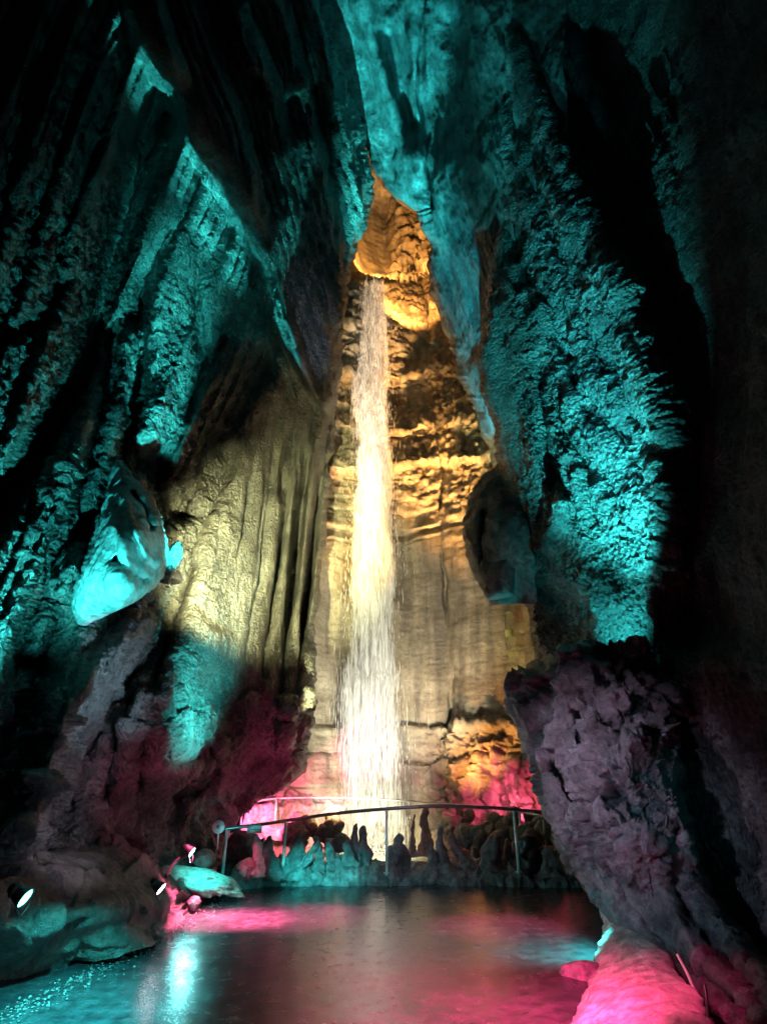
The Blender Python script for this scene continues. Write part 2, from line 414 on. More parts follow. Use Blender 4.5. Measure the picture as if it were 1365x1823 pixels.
M_right = rock('pale_popcorn_limestone', (0.03, 0.03, 0.033), (0.20, 0.20, 0.20), rough=0.42, bump=0.9, fine=34, pop=1.4, dist=.08)
M_roof = rock('smooth_limestone', (0.05, 0.05, 0.05), (0.18, 0.18, 0.18), rough=0.5, bump=0.7, fine=24, stretch=(2, 2, .4), dist=.07)
M_back = rock('tan_limestone', (0.20, 0.165, 0.11), (0.34, 0.30, 0.22), mott=.35, rough=0.55, bump=0.5, fine=26, c3=(0.27, 0.235, 0.165), stretch=(1, 1, 1.5), streak=0.5, dist=.06)
M_pillar = rock('chiselled_grey_limestone', (0.04, 0.04, 0.045), (0.24, 0.23, 0.25), rough=0.42, bump=0.8, fine=40, coarse=2.0)
M_bank = rock('brown_wet_rock', (0.035, 0.03, 0.03), (0.18, 0.16, 0.14), rough=0.4, bump=0.9, fine=40)
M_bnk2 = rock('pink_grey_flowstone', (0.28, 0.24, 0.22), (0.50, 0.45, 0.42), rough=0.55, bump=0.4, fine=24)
M_stal = rock('dark_speleothem', (0.07, 0.06, 0.06), (0.24, 0.20, 0.20), rough=0.35, bump=0.6, fine=50, coarse=5)
M_stone = rock('rubble_stone', (0.14, 0.11, 0.09), (0.40, 0.33, 0.28), rough=0.5, bump=0.5, fine=50, coarse=3)
M_pale = rock('pale_calcite', (0.45, 0.42, 0.36), (0.65, 0.62, 0.54), rough=0.5, bump=0.4, fine=40)
M_floor = rock('wet_concrete', (0.02, 0.02, 0.024), (0.055, 0.05, 0.055), rough=0.15, bump=0.35, fine=22, coarse=1.0, dist=.006)
M_steel = plain('brushed_steel', (0.72, 0.72, 0.72), 0.38, 0.45)
M_rail = plain('dark_rail_paint', (0.14, 0.13, 0.14), 0.3, 0.5)
M_black = plain('black_paint', (0.015, 0.015, 0.016), 0.4)
M_sign = plain('teal_sign_plate', (0.10, 0.26, 0.28), 0.5)
M_white = plain('white_lettering', (0.8, 0.8, 0.8), 0.5)
M_disc = plain('pale_teal_disc', (0.45, 0.62, 0.62), 0.4)
M_rope = plain('yellow_green_rope', (0.34, 0.36, 0.17), 0.8, bump=1.0)

# ================================================================== SETTING
# ---- back wall of the shaft
bw_depth = tps([(480, 250, 17.5), (700, 250, 20.5), (960, 250, 17.5), (480, 500, 17.0), (700, 480, 20.3), (640, 520, 18.0), (960, 500, 17),
                (560, 700, 17.0), (680, 700, 18.6), (770, 700, 17.8), (860, 700, 15.6), (560, 1000, 16.6), (680, 1000, 18.2), (780, 1000, 17.7), (860, 1000, 16.8), (960, 1000, 15.6),
                (540, 1290, 16.6), (680, 1290, 17.8), (800, 1290, 17.2), (960, 1290, 15.4), (540, 1460, 16.4), (680, 1460, 17.4), (960, 1460, 15.2)])
def bd(px, py):
    Y = bw_depth(px, py)
    # the lip the water runs over, and the hollow above it
    Y = Y - 0.9 * sstep(492, 512, py) * np.exp(-((px - 650) / 70) ** 2) * np.exp(-np.clip(py - 512, 0, None) / 220)
    Y = Y + 1.2 * np.exp(-((px - 668) / 34) ** 4) * sstep(500, 480, py) * sstep(300, 380, py)
    # bedding ledges that sag in the middle
    sag = py - 26 * np.exp(-((px - 670) / 85) ** 2)
    q = np.stack([px * .012, py * .012, 0 * px], -1)
    wob = 26 * fbm(q, 1.0, 4, 301)
    amp = 0.55 + 1.1 * np.clip(fbm(q, 1.3, 3, 305) + .5, 0, 1)
    for yc, h, w in ((598, .18, 30), (648, .5, 34), (705, .15, 16), (742, .30, 24), (812, .8, 26), (862, .10, 12), (888, .12, 10), (920, .32, 14), (942, .12, 6), (560, .2, 30)):
        s = sag + wob * 0.6 - yc
        prof = np.where(s < 0, np.exp(s / w), np.exp(-(s / (w * 0.45)) ** 2))
        Y = Y - h * amp * prof * sstep(560, 600, px) * (1 - 0.5 * sstep(760, 800, px))
    # upper half stands back behind the ledges
    Y = Y - 0.25 * sstep(930, 955, sag)
    # crack and the slab on its right
    crack = [(760, 540), (772, 640), (778, 740), (790, 840), (786, 960), (796, 1080), (800, 1170), (808, 1190), (802, 1290), (800, 1400)]
    q2 = np.stack([px * .03, py * .03, 0 * px], -1)
    d, s, t = along(px + 7 * fbm(q2, 1, 3, 311), py, crack)
    Y = Y + 0.28 * np.clip(.5 + 1.4 * fbm(q2, .35, 2, 313), 0, 1.4) * np.exp(-(d / 3.5) ** 2) - 0.45 * (s < 0) * (1 - np.exp(-d / 12)) * np.exp(-d / 160)
    # foot layer
    f = sstep(1286, 1296, py + 5 * np.sin(px * .03))
    Y = Y - 0.35 * f
    Y = Y - 0.15 * sstep(1348, 1356, py + 6 * np.sin(px * .021 + 2))
    return Y
def bn(px, py, G):
    up = sstep(980, 820, py)
    up = up * (1 - .75 * sstep(500, 480, py) * sstep(730, 700, px))
    rough = np.maximum(up, sstep(1270, 1290, py) * sstep(795, 815, px))
    d = fbm(G, 0.5, 3, 3) * 0.25
    d = d + 0.10 * ridged(G, 1.2, 4, 5, stretch=(1, 1, 3.0)) * (0.05 + 0.95 * rough)
    d = d + rough * (0.16 * ridged(G, 2.2, 4, 8, 0.55, stretch=(1, 1, 2.2)) + 0.07 * fbm(G, 7, 3, 9))
    # flutes running down the lower wall
    d = d + (1 - up) * (0.06 * fbm(G, 2.6, 4, 21, .6, stretch=(1, 1, 0.05)) + 0.02 * ridged(G, 3, 3, 22, stretch=(1, 1, 3)) )
    nic = sstep(520, 480, py) * sstep(680, 715, px)
    d1, d2, cid = worley(G, 1.3, 31, stretch=(1, 1, 0.8))
    wl = sstep(725, 790, px) * sstep(1285, 1300, py)
    d = d + nic * .35 * plates(warp(G, .2, 1, 441), 1.2, 442) + (wl + .5 * up * sstep(700, 760, px)) * (.16 * plates(warp(G, .1, 2, 443), 2.4, 444) + .06 * plates(warp(G, .05, 4, 446), 6, 447))
    return d
back_wall = tag(sheet('back_wall', M_back, lambda y: 470 + 0 * y, lambda y: 1010 + 0 * y, 230, 1560, 2.2, bd, bn), kind='structure')

# ---- left wall
LW_R = lin([(-350, 500), (-200, 530), (0, 560), (90, 590), (180, 630), (270, 655), (310, 662), (400, 655), (440, 642), (490, 625), (560, 612), (640, 611), (700, 602), (760, 592),
            (830, 587), (900, 582), (960, 578), (1010, 575), (1080, 569), (1150, 562), (1200, 560), (1245, 556), (1300, 540), (1340, 536), (1372, 538), (1395, 505), (1420, 468), (1450, 428), (1480, 400), (1560, 385), (1700, 385)])
lw_depth = tps([(-300, -300, 3.6), (0, -300, 4.6), (300, -300, 6.5), (560, -300, 8.0), (-300, 300, 3.8), (0, 300, 5.0), (200, 300, 6.6), (400, 300, 9.0), (560, 100, 10.0), (640, 300, 12.5),
                (-300, 900, 3.8), (0, 900, 5.4), (150, 900, 6.6), (270, 900, 8.4), (330, 900, 9.2), (420, 900, 11.0), (500, 900, 12.6), (585, 900, 15.0), (600, 640, 14.4), (480, 600, 11.2), (330, 600, 9.2),
                (0, 1250, 5.6), (-300, 1250, 4.0), (150, 1250, 7.0), (270, 1250, 8.3), (400, 1250, 10.6), (480, 1250, 11.8), (556, 1250, 13.2), (330, 1340, 9.0), (530, 1370, 12.8), (400, 1440, 12.4), (250, 1440, 9.4), (340, 1520, 10.6), (0, 1500, 5.8), (390, 1580, 11.8), (-300, 1600, 4.0), (250, 1600, 9.0)])
def ld(px, py):
    Y = lw_depth(px, py)
    # diagonal crevices of the near wall
    for poly, w, h in (([(330, 120), (262, 240), (205, 470), (150, 650), (70, 800), (0, 905), (-80, 1000)], 34, 1.5),
                       ([(300, 360), (235, 560), (205, 600), (190, 700), (165, 800), (110, 960), (55, 1100), (0, 1230)], 20, 1.0),
                       ([(262, 470), (250, 640), (238, 740), (205, 830), (160, 930), (125, 1010)], 20, 1.1),
                       ([(85, 780), (60, 900), (10, 1010), (-60, 1100)], 11, 0.6),
                       ([(110, 1050), (95, 1120), (60, 1210)], 22, 0.9),
                       ([(345, 480), (360, 640), (330, 760)], 12, 0.5),
                       ([(120, 480), (90, 560), (-20, 620)], 14, 0.4)):
        Y = Y + groove(px, py, poly, w, h, 2.5)
    # overhung black hollow above the hanging flake
    Y = Y + groove(px, py, [(225, 820), (270, 830), (300, 880), (315, 950)], 34, 1.5, 3)
    # the long sloping shelf face: rock on its upper right stands proud, its underside catches the light
    line = [(215, -60), (250, 70), (300, 150), (328, 190), (350, 250), (400, 330), (450, 410), (475, 480), (495, 560), (515, 620), (545, 690), (590, 760)]
    d, s, t = along(px, py, line)
    hw = 8 + 24 * sstep(0, .15, t) * sstep(1.0, .35, t)
    Y = Y - 1.7 * sstep(-hw, hw, -s * d) * np.exp(-np.clip(-s * d - hw, 0, None) / 150) * ends(t, .05)
    # second shelf higher up
    line = [(425, -60), (418, 60), (430, 110), (465, 140), (490, 190)]
    d, s, t = along(px, py, line)
    Y = Y - 0.5 * sstep(-12, 12, -s * d) * np.exp(-np.clip(-s * d - 14, 0, None) / 60) * ends(t, .1)
    line = [(500, 230), (525, 330), (545, 440), (575, 520), (600, 600)]
    d, s, t = along(px, py, line)
    Y = Y - 0.5 * sstep(-14, 14, -s * d) * np.exp(-np.clip(-s * d - 14, 0, None) / 60) * ends(t, .1)
    # the leaning edge where the drapery begins and the shadowed gap beside it
    Y = Y - 1.0 * shelf(px, py, [(420, 760), (395, 860), (350, 960), (315, 1060), (285, 1150), (262, 1240)], 26, 0.8, 60, 0.1)
    Y = Y + groove(px, py, [(355, 985), (325, 1080), (290, 1180), (268, 1235)], 11, 0.9, 2.5)
    edge = np.interp(py, [-300, 0, 250, 480, 620, 760, 860, 1060, 1240, 1500], [150, 235, 335, 470, 515, 430, 390, 310, 262, 250])
    q = pq(px, py)
    mL = sstep(20, -30, px - edge) * sstep(1420, 1250, py)
    w = (px + .42 * (py - 600)) / 74 + .9 * fbm(q, .0035, 3, 401, stretch=(1, .4, 1)) + 50
    Y = Y + mL * .32 * (.5 + .9 * np.clip(.5 + fbm(q, .004, 2, 403, stretch=(1, .4, 1)), 0, 1)) * saw(w, .28)
    w = (px + .42 * (py - 600)) / 23 + .8 * fbm(q, .008, 3, 405, stretch=(1, .4, 1)) + 50
    Y = Y + mL * .09 * saw(w, .3)
    mU = sstep(-20, 40, px - edge) * sstep(760, 640, py)
    w = (px - .30 * (py - 300)) / 58 + .9 * fbm(q, .0035, 3, 407, stretch=(1, .4, 1)) + 50
    Y = Y - mU * .5 * saw(w, .3)
    w = (px - .30 * (py - 300)) / 17 + .8 * fbm(q, .008, 3, 409, stretch=(1, .4, 1)) + 50
    Y = Y - mU * .10 * saw(w, .4)
    # the curtain of flutes
    mD = sstep(0, 50, px - edge) * sstep(690, 800, py) * sstep(1290, 1130, py)
    xx = px + .15 * (py - 750) + 7 * fbm(q, .004, 2, 411, stretch=(1, .5, 1))
    w = (xx - 352) / 31 + .5 * fbm(q, .010, 2, 413, stretch=(1, .12, 1))
    big = sstep(440, 560, xx)
    Y = Y + mD * (.10 + .40 * big) * np.clip(1 + 1.6 * fbm(q, .012, 2, 417, stretch=(1, .15, 1)), .15, 1.8) * (1 - np.abs(np.sin(math.pi * w))) ** 1.3
    w2 = xx / 10.5 + .8 * fbm(q, .012, 2, 415, stretch=(1, .12, 1))
    Y = Y + mD * .045 * (1 - np.abs(np.sin(math.pi * w2)))
    # drapery folds
    fold = sstep(690, 830, py) * sstep(1290, 1150, py)
    for poly, w, h in (([(545, 745), (542, 850), (528, 950), (520, 1040), (505, 1130), (480, 1215)], 9, 1.0),
                       ([(572, 740), (566, 860), (556, 960), (550, 1040), (540, 1110), (535, 1180)], 7, 0.9),
                       ([(520, 760), (505, 850), (498, 900)], 6, 0.5),
                       ([(485, 780), (470, 880), (455, 960), (448, 1040)], 4, 0.25),
                       ([(455, 800), (440, 880), (425, 960), (405, 1030)], 4, 0.3),
                       ([(532, 760), (530, 860), (512, 1000)], 3, 0.25),
                       ([(405, 870), (385, 950), (372, 1040), (360, 1100)], 4, 0.3)):
        Y = Y + groove(px, py, poly, w, h, 2.0, 0.35)
    Y = Y - groove(px, py, [(556, 760), (554, 860), (542, 960), (536, 1040), (520, 1150)], 7, 0.25)
    # soft swell under the drapery; mouth-like hollow and ledge under it
    Y = Y - groove(px, py, [(300, 1270), (340, 1180), (380, 1110)], 40, 0.5)
    Y = Y + groove(px, py, [(285, 1340), (330, 1345), (390, 1342)], 13, 0.7, 3)
    Y = Y - groove(px, py, [(555, 1205), (520, 1260), (505, 1330), (530, 1370)], 18, 0.5)
    Y = Y + groove(px, py, [(300, 1425), (345, 1400), (390, 1360)], 16, 0.6, 3)
    # sloping ramps under the flake
    Y = Y - groove(px, py, [(280, 1090), (200, 1160), (130, 1260), (90, 1370), (60, 1450), (0, 1540)], 26, 0.9)
    Y = Y + groove(px, py, [(235, 1180), (170, 1290), (130, 1420), (80, 1500)], 22, 0.6)
    Y = Y + groove(px, py, [(60, 1150), (30, 1280), (-40, 1380)], 30, 0.9)
    Y = Y + groove(px, py, [(215, 1290), (195, 1370), (180, 1440)], 16, 0.5)
    Y = Y + groove(px, py, [(262, 1300), (250, 1360), (245, 1420)], 7, 0.4)
    return Y
def ln(px, py, G):
    m_pop = np.exp(-(((px - 150) / 260) ** 4)) * sstep(250, 480, py) * sstep(1250, 1100, py)
    m_dr = sstep(-20, 40, px - np.interp(py, [700, 860, 1060, 1240], [440, 380, 300, 262])) * sstep(700, 800, py) * sstep(1300, 1180, py)
    d = 0.16 * fbm(G, 0.35, 4, 51, 0.55)
    d = d + (1 - 0.75 * m_dr) * (0.05 * ridged(G, 0.8, 5, 52, 0.66, stretch=(1.3, 1.3, 0.45)))
    d1, d2, cid = worley(G, 9.0, 53, stretch=(1, 1, 0.7))
    d = d + m_pop * (0.10 * ridged(G, 4.5, 4, 54, 0.68, stretch=(1, 1, 0.8)) + 0.05 * (0.5 - d1) + 0.05 * fbm(G, 12, 2, 154))
    d = d + (1 - m_dr) * 0.05 * fbm(G, 5, 4, 55, 0.6)
    # streaks down the drapery
    d = d + m_dr * (0.05 * ridged(G, 2.4, 3, 56, 0.55, stretch=(1, 1, 0.14)) + 0.018 * fbm(G, 9, 3, 57, stretch=(1, 1, .6)))
    up = sstep(750, 450, py) * sstep(300, 420, px)
    d = d + up * 0.12 * ridged(G, 1.6, 4, 58, 0.6, stretch=(1.4, 1.4, 0.22))
    low = sstep(1180, 1260, py)
    d = d + low * (0.05 * ridged(G, 1.6, 5, 59, 0.66) + 0.13 * plates(warp(G, .12, 1.5, 430), 1.7, 431) + 0.05 * plates(warp(G, .05, 3, 433), 4.5, 434))
    return d
left_wall = tag(sheet('left_wall', M_left, lambda y: -300 + 0 * y, LW_R, -320, 1680, 2.6, ld, ln, edge=(0, 0.9, 0, 0), back=(0, 4, 0, 0), edge_noise=5, seed=4, ystep=2.6), kind='structure')

# ---- roof and far right wall of the shaft
RF_L = lin([(-350, 440), (0, 500), (200, 600), (262, 650), (300, 672), (330, 690), (352, 712), (372, 748), (420, 764), (500, 772), (560, 784), (620, 800), (680, 822), (740, 846), (790, 862), (840, 880), (900, 900), (1000, 925), (1060, 930), (1200, 950), (1300, 960)])
rf_depth = tps([(450, -300, 7.5), (700, -300, 8.5), (950, -300, 7.5), (560, 0, 10.5), (700, 0, 11.0), (850, 0, 9.6), (960, 0, 8.6), (650, 250, 13), (740, 250, 12.8), (850, 300, 10.6), (960, 300, 9),
                (765, 450, 13.6), (860, 500, 12.0), (790, 600, 14.4), (860, 700, 13.0), (880, 850, 14.2), (960, 600, 10), (960, 850, 11.8), (930, 1200, 14), (1000, 1200, 12.5)])
def rd(px, py):
    Y = rf_depth(px, py)
    Y = Y + groove(px, py, [(760, -60), (750, 60), (748, 160), (762, 300), (780, 420)], 6, 0.35)
    Y = Y - groove(px, py, [(740, -60), (735, 60), (744, 200), (757, 320)], 14, 0.35)
    Y = Y - groove(px, py, [(640, -40), (660, 60), (690, 160), (720, 260), (745, 350)], 20, 0.4)
    Y = Y + groove(px, py, [(685, 40), (705, 140), (735, 240)], 14, 0.35)
    Y = Y + groove(px, py, [(800, 0), (830, 180), (850, 360)], 20, 0.3)
    return Y
def rn(px, py, G):
    d = 0.35 * fbm(G, 0.3, 3, 61) + 0.16 * ridged(G, 0.8, 4, 62, 0.5, stretch=(1.3, 1.3, 0.3)) + 0.03 * fbm(G, 4, 4, 63, 0.6)
    d = d + sstep(800, 860, px) * sstep(560, 420, py) * 0.08 * ridged(G, 3, 4, 64, .6, stretch=(1, 1, .35))
    return d
roof = tag(sheet('cave_roof', M_roof, RF_L, lambda y: 1010 + 0 * y, -340, 1260, 2.8, rd, rn, edge=(0.7, 0, 0, 0), back=(4, 0, 0, 0), edge_noise=6, seed=12), kind='structure')

# ---- near right wall
RN_L = lin([(-350, 930), (0, 905), (200, 892), (400, 880), (560, 868), (640, 862), (700, 872), (790, 885), (840, 892), (900, 906), (980, 926), (1050, 934), (1130, 948), (1190, 968), (1240, 980), (1400, 1010), (1600, 1080), (1800, 1180), (2050, 1300)])
rn_depth = tps([(900, -300, 6.6), (1200, -300, 4.8), (1650, -300, 3.2), (900, 0, 9.0), (900, 200, 9.8), (1050, 0, 7.4), (1365, 0, 4.5), (1650, 300, 3.2), (880, 400, 10.2), (980, 400, 8.9), (1120, 400, 7.6), (1365, 400, 4.8),
                (890, 800, 10.2), (960, 800, 9.2), (1060, 800, 8.3), (1160, 800, 7.8), (1300, 800, 5.8), (1500, 800, 4.2), (1650, 800, 3.5), (930, 1050, 10.0), (1000, 1050, 8.9), (1080, 1050, 8.1), (1140, 1050, 7.8), (1250, 1050, 6.4), (1365, 1050, 5.2),
                (980, 1250, 9.6), (1100, 1250, 8.0), (1250, 1300, 6.6), (1365, 1300, 6.0), (1365, 1700, 6.2), (1200, 1700, 8.2), (1500, 1500, 5.4), (1650, 1800, 4.2), (1365, 1950, 5.4)])
def nd(px, py):
    Y = rn_depth(px, py)
    crest = [(760, -420), (820, -160), (900, 60), (960, 200), (1040, 400), (1110, 540), (1185, 740), (1180, 900), (1160, 1050), (1145, 1180)]
    d, s, t = along(px, py, crest)
    Y = Y + 0.9 * sstep(0, 70, -s * d) * np.exp(-np.clip(-s * d - 70, 0, None) / 140) * ends(t, .08)
    Y = Y - 0.4 * np.exp(-(d / 50) ** 2) * ends(t, .1)
    for poly, w, h in (([(905, 380), (930, 470), (975, 560)], 12, 0.45), ([(1010, 620), (1050, 760)], 8, 0.4), ([(960, 640), (975, 780), (985, 880)], 8, 0.45), ([(1080, 560), (1120, 700), (1130, 800)], 9, 0.35),
                       ([(935, 200), (960, 330), (1000, 430)], 8, 0.4), ([(1040, 800), (1050, 880), (1070, 950)], 8, 0.4), ([(890, 60), (905, 150), (930, 260)], 10, 0.4)):
        Y = Y + groove(px, py, poly, w, h)
    q = pq(px, py)
    mk = sstep(890, 950, px) * sstep(40, 200, py) * sstep(1240, 1170, px)
    w = (px - .42 * (py - 300)) / 52 + 1.0 * fbm(q, .006, 3, 421, stretch=(1, .4, 1)) + 50
    mk = mk * (1 - .7 * sstep(850, 980, py))
    Y = Y - mk * .20 * saw(w, .35)
    w = (px - .36 * (py - 300)) / 17 + 1.0 * fbm(q, .015, 3, 423, stretch=(1, .4, 1)) + 50
    Y = Y - mk * .06 * saw(w, .4)
    # shoulder and the dark underside left of the bright corner
    Y = Y - groove(px, py, [(1005, 880), (975, 940), (945, 990)], 18, 0.35)
    Y = Y + 1.2 * np.exp(-(((px - 990) / 48) ** 4)) * sstep(1030, 1080, py - 0.3 * (px - 990)) * sstep(1240, 1190, py)
    return Y
def nn(px, py, G):
    pop = sstep(890, 960, px) * sstep(60, 300, py) * sstep(1260, 1180, px)
    sm = np.exp(-(((px - 985) / 45) ** 2) - ((py - 985) / 70) ** 2)
    pop = pop * (1 - 0.9 * sm)
    d = 0.30 * fbm(G, 0.4, 3, 71) + 0.12 * ridged(G, 1.0, 5, 72, 0.62, stretch=(1.5, 1.5, 0.45))
    d1, d2, cid = worley(G, 6.0, 73, stretch=(1, 1, 0.75))
    e1, e2, _ = worley(G, 15.0, 74)
    d = d + pop * (0.05 * (0.55 - d1) + 0.05 * (0.5 - e1) + 0.07 * ridged(G, 4.6, 5, 75, 0.75, stretch=(1, 1, .6)) + 0.05 * fbm(G, 16, 2, 77))
    d = d + (1 - pop) * 0.04 * fbm(G, 6, 4, 76, 0.6)
    return d
right_wall = tag(sheet('right_wall', M_right, RN_L, lambda y: 1660 + 0 * y, -340, 2040, 2.7, nd, nn, edge=(0.7, 0, 0, 0), back=(4, 0, 0, 0), edge_noise=5, seed=21), kind='structure')

# ---- floor
def floor_sheet():
    xs = np.linspace(-9, 9, 360); ys = np.linspace(-2, 14, 320)
    X, Yy = np.meshgrid(xs, ys); G = np.stack([X, Yy, 0 * X], -1)
    G[..., 2] = 0.012 * fbm(G, 0.8, 3, 81) + 0.004 * fbm(G, 6, 3, 82)
    return obj_np('floor', G.reshape(-1, 3), grid_faces(*X.shape), M_floor)
tag(floor_sheet(), kind='structure')

# ---- ground under everything, and the pool
def sheet_xy(name, mat, x0, x1, y0, y1, n, zf, kind='structure'):
    X, Yy = np.meshgrid(np.linspace(x0, x1, n), np.linspace(y0, y1, n)); G = np.stack([X, Yy, 0 * X], -1); G[..., 2] = zf(X, Yy, G)
    return tag(obj_np(name, G.reshape(-1, 3), grid_faces(n, n), mat), kind=kind)
sheet_xy('cave_ground', M_bank, -14, 14, -4, 24, 60, lambda X, Y, G: -0.75 + 0.1 * fbm(G, .5, 2, 3))
mw = bpy.data.materials.new('pool_water'); nt, N_, L_, B_ = nodes(mw)
B_.inputs['Base Color'].default_value = (0.30, 0.33, 0.24, 1); B_.inputs['Roughness'].default_value = 0.12
B_.inputs['Transmission Weight'].default_value = 0.3; B_.inputs['IOR'].default_value = 1.33
tc = N_.new('ShaderNodeTexCoord'); nz = N_.new('ShaderNodeTexNoise'); nz.inputs['Scale'].default_value = 9; nz.inputs['Detail'].default_value = 4
L_.new(tc.outputs['Object'], nz.inputs['Vector']); bp = N_.new('ShaderNodeBump'); bp.inputs['Strength'].default_value = .5; bp.inputs['Distance'].default_value = .05
L_.new(nz.outputs['Fac'], bp.inputs['Height']); L_.new(bp.outputs[0], B_.inputs['Normal'])
def pool_z(X, Y, G):
    r = np.sqrt((X + 0.3) ** 2 + (Y - 16) ** 2)
    return -0.12 + 0.05 * fbm(G, 3, 3, 5) * np.exp(-r / 2) + 0.05 * np.exp(-(r / .7) ** 2)
sheet_xy('pool_water', mw, -4.5, 5.5, 11.4, 18.5, 220, pool_z)

# ---- flowstone bank at the foot of the back wall
pb_T = lin([(400, 1466), (440, 1440), (480, 1415), (520, 1396), (560, 1388), (640, 1392), (720, 1398), (800, 1402), (880, 1404), (930, 1412), (980, 1432), (1040, 1456)])
pb_B = lin([(400, 1490), (500, 1478), (640, 1500), (760, 1500), (900, 1482), (1040, 1490)])
pb_d = tps([(400, 1450, 13.4), (1040, 1450, 12.8), (520, 1400, 15.6), (680, 1395, 17.0), (800, 1400, 16.8), (930, 1410, 15.3), (500, 1480, 14.2), (650, 1500, 16.0), (780, 1500, 15.8), (920, 1480, 14.0)])
def pbn(px, py, G):
    d = 0.12 * fbm(G, 1.0, 4, 91) + 0.06 * ridged(G, 2.6, 4, 92)
    low = sstep(1436, 1450, py + 4 * np.sin(px * .11))
    d1, d2, c = worley(G, 2.6, 93)
    return d - low * 0.35 + low * 0.28 * (0.6 - d1)
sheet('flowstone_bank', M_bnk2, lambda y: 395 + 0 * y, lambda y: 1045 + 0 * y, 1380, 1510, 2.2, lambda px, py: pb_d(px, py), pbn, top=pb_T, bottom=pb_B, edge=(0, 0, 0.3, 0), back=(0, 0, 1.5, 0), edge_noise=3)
tag(bpy.data.objects['flowstone_bank'], kind='structure')

# ================================================================== ROCK THINGS
# ---- foreground pillar of chiselled rock, on the right
PL = lin([(1150, 1045), (1185, 985), (1215, 912), (1260, 918), (1300, 932), (1390, 962), (1460, 988), (1530, 1012), (1600, 1050), (1650, 1112), (1700, 1170), (1760, 1222), (1823, 1290), (1900, 1370), (2000, 1470)])
PR = lin([(1150, 1170), (1185, 1192), (1240, 1206), (1330, 1192), (1420, 1204), (1540, 1236), (1640, 1300), (1750, 1390), (1823, 1470), (1900, 1560), (2000, 1650)])
PT = lin([(880, 1232), (912, 1216), (960, 1204), (1010, 1200), (1060, 1182), (1110, 1172), (1150, 1128), (1180, 1160), (1206, 1210), (1260, 1300)])
pl_d = tps([(912, 1220, 8.0), (1060, 1190, 7.1), (1200, 1180, 7.0), (940, 1320, 7.9), (1080, 1350, 6.5), (1200, 1350, 6.6), (1000, 1500, 7.8), (1120, 1500, 6.3), (1230, 1550, 6.4), (1110, 1650, 6.9), (1230, 1650, 6.0), (1300, 1650, 5.7), (1290, 1823, 4.9), (1420, 1823, 4.4), (1400, 1950, 4.0), (1550, 1950, 3.9)])
def pld(px, py):
    Y = pl_d(px, py)
    for poly, w, h in (([(1060, 1390), (1100, 1420), (1190, 1480), (1210, 1500)], 20, 0.55), ([(1085, 1500), (1120, 1600), (1190, 1690), (1280, 1760), (1360, 1850)], 9, 0.14),
                       ([(1180, 1540), (1220, 1620), (1280, 1700), (1360, 1780)], 11, 0.2), ([(1020, 1250), (1040, 1350), (1090, 1420)], 6, 0.25), ([(980, 1350), (1020, 1420), (1060, 1470)], 6, 0.3)):
        Y = Y + groove(px, py, poly, w, h, 2.5)
    Y = Y - groove(px, py, [(960, 1380), (1000, 1470), (1030, 1560), (1060, 1600)], 12, 0.3)
    Y = Y - groove(px, py, [(1160, 1500), (1190, 1600), (1230, 1680), (1300, 1760), (1380, 1850)], 9, 0.12)
    Y = Y - groove(px, py, [(1195, 1380), (1210, 1440), (1245, 1560)], 12, 0.3)
    return Y
def pln(px, py, G):
    d = .26 * plates(warp(G, .14, 1.6, 451), 1.9, 452, (1, 1, .7)) + .13 * plates(warp(G, .07, 3, 454), 4.6, 455, (1, 1, .7)) + .04 * plates(warp(G, .03, 6, 457), 11, 458)
    d = d * (.35 + .65 * sstep(0, 40, px - PL(py)) * sstep(0, 30, PR(py) - px))
    d = d * (1 - .75 * sstep(1480, 1600, py))
    return d + 0.08 * ridged(G, 1.4, 5, 103, .62) + 0.012 * fbm(G, 16, 3, 104)
pil = sheet('rock_pillar', M_pillar, PL, PR, 1150, 2000, 2.0, pld, pln, edge=(0.5, 0.5, 0, 0), back=(1.6, 1.6, 0, 0), edge_noise=5, seed=31)
tag(pil, 'tall chiselled grey rock pillar leaning in front of the right wall', 'rock')

# ---- generic boulders ------------------------------------------------
def ico(sub=3):
    bm = bmesh.new(); bmesh.ops.create_icosphere(bm, subdivisions=sub, radius=1.0)
    V = np.array([v.co[:] for v in bm.verts]); F = np.array([[v.index for v in f.verts] for f in bm.faces]); bm.free(); return V, F
ICO = {k: ico(k) for k in (2, 3, 4, 5)}
def blob(sub, size, seed, rough=0.25, facets=0.0, stretch=(1, 1, 1), freq=1.2):
    V, F = ICO[sub]; V = V.copy()
    n = fbm(V + seed * 3.1, freq, 4, seed, 0.55) * rough
    r = 1 + n
    V = V * r[:, None]
    if facets:
        rs = np.random.default_rng(seed)
        for _ in range(9):
            d = rs.normal(size=3); d /= np.linalg.norm(d); k = 1 - facets * rs.uniform(.5, 1.2)
            e = V @ d - k; V = V - np.where(e > 0, e, 0)[:, None] * d[None] * 0.92
        V = V + (fbm(V + seed, 6, 3, seed + 2) * 0.02)[:, None] * V
    return V * np.array(size), F
def boulder(name, mat, center, size, seed, label=None, cat=None, group=None, sub=4, rough=.3, facets=0.3, rot=0.0, tilt=0.0, parent=None, freq=1.2):
    V, F = blob(sub, size, seed, rough, facets, freq=freq)
    R = (Matrix.Rotation(rot, 3, 'Z') @ Matrix.Rotation(tilt, 3, 'Y'))
    V = V @ np.array(R).T
    zmin = V[:, 2].min(); V = V - np.array([0, 0, zmin])
    o = obj_np(name, V, F, mat, parent)
    o.location = Vector(center) + Vector((0, 0, zmin))
    if label: tag(o, label, cat, group)
    return o

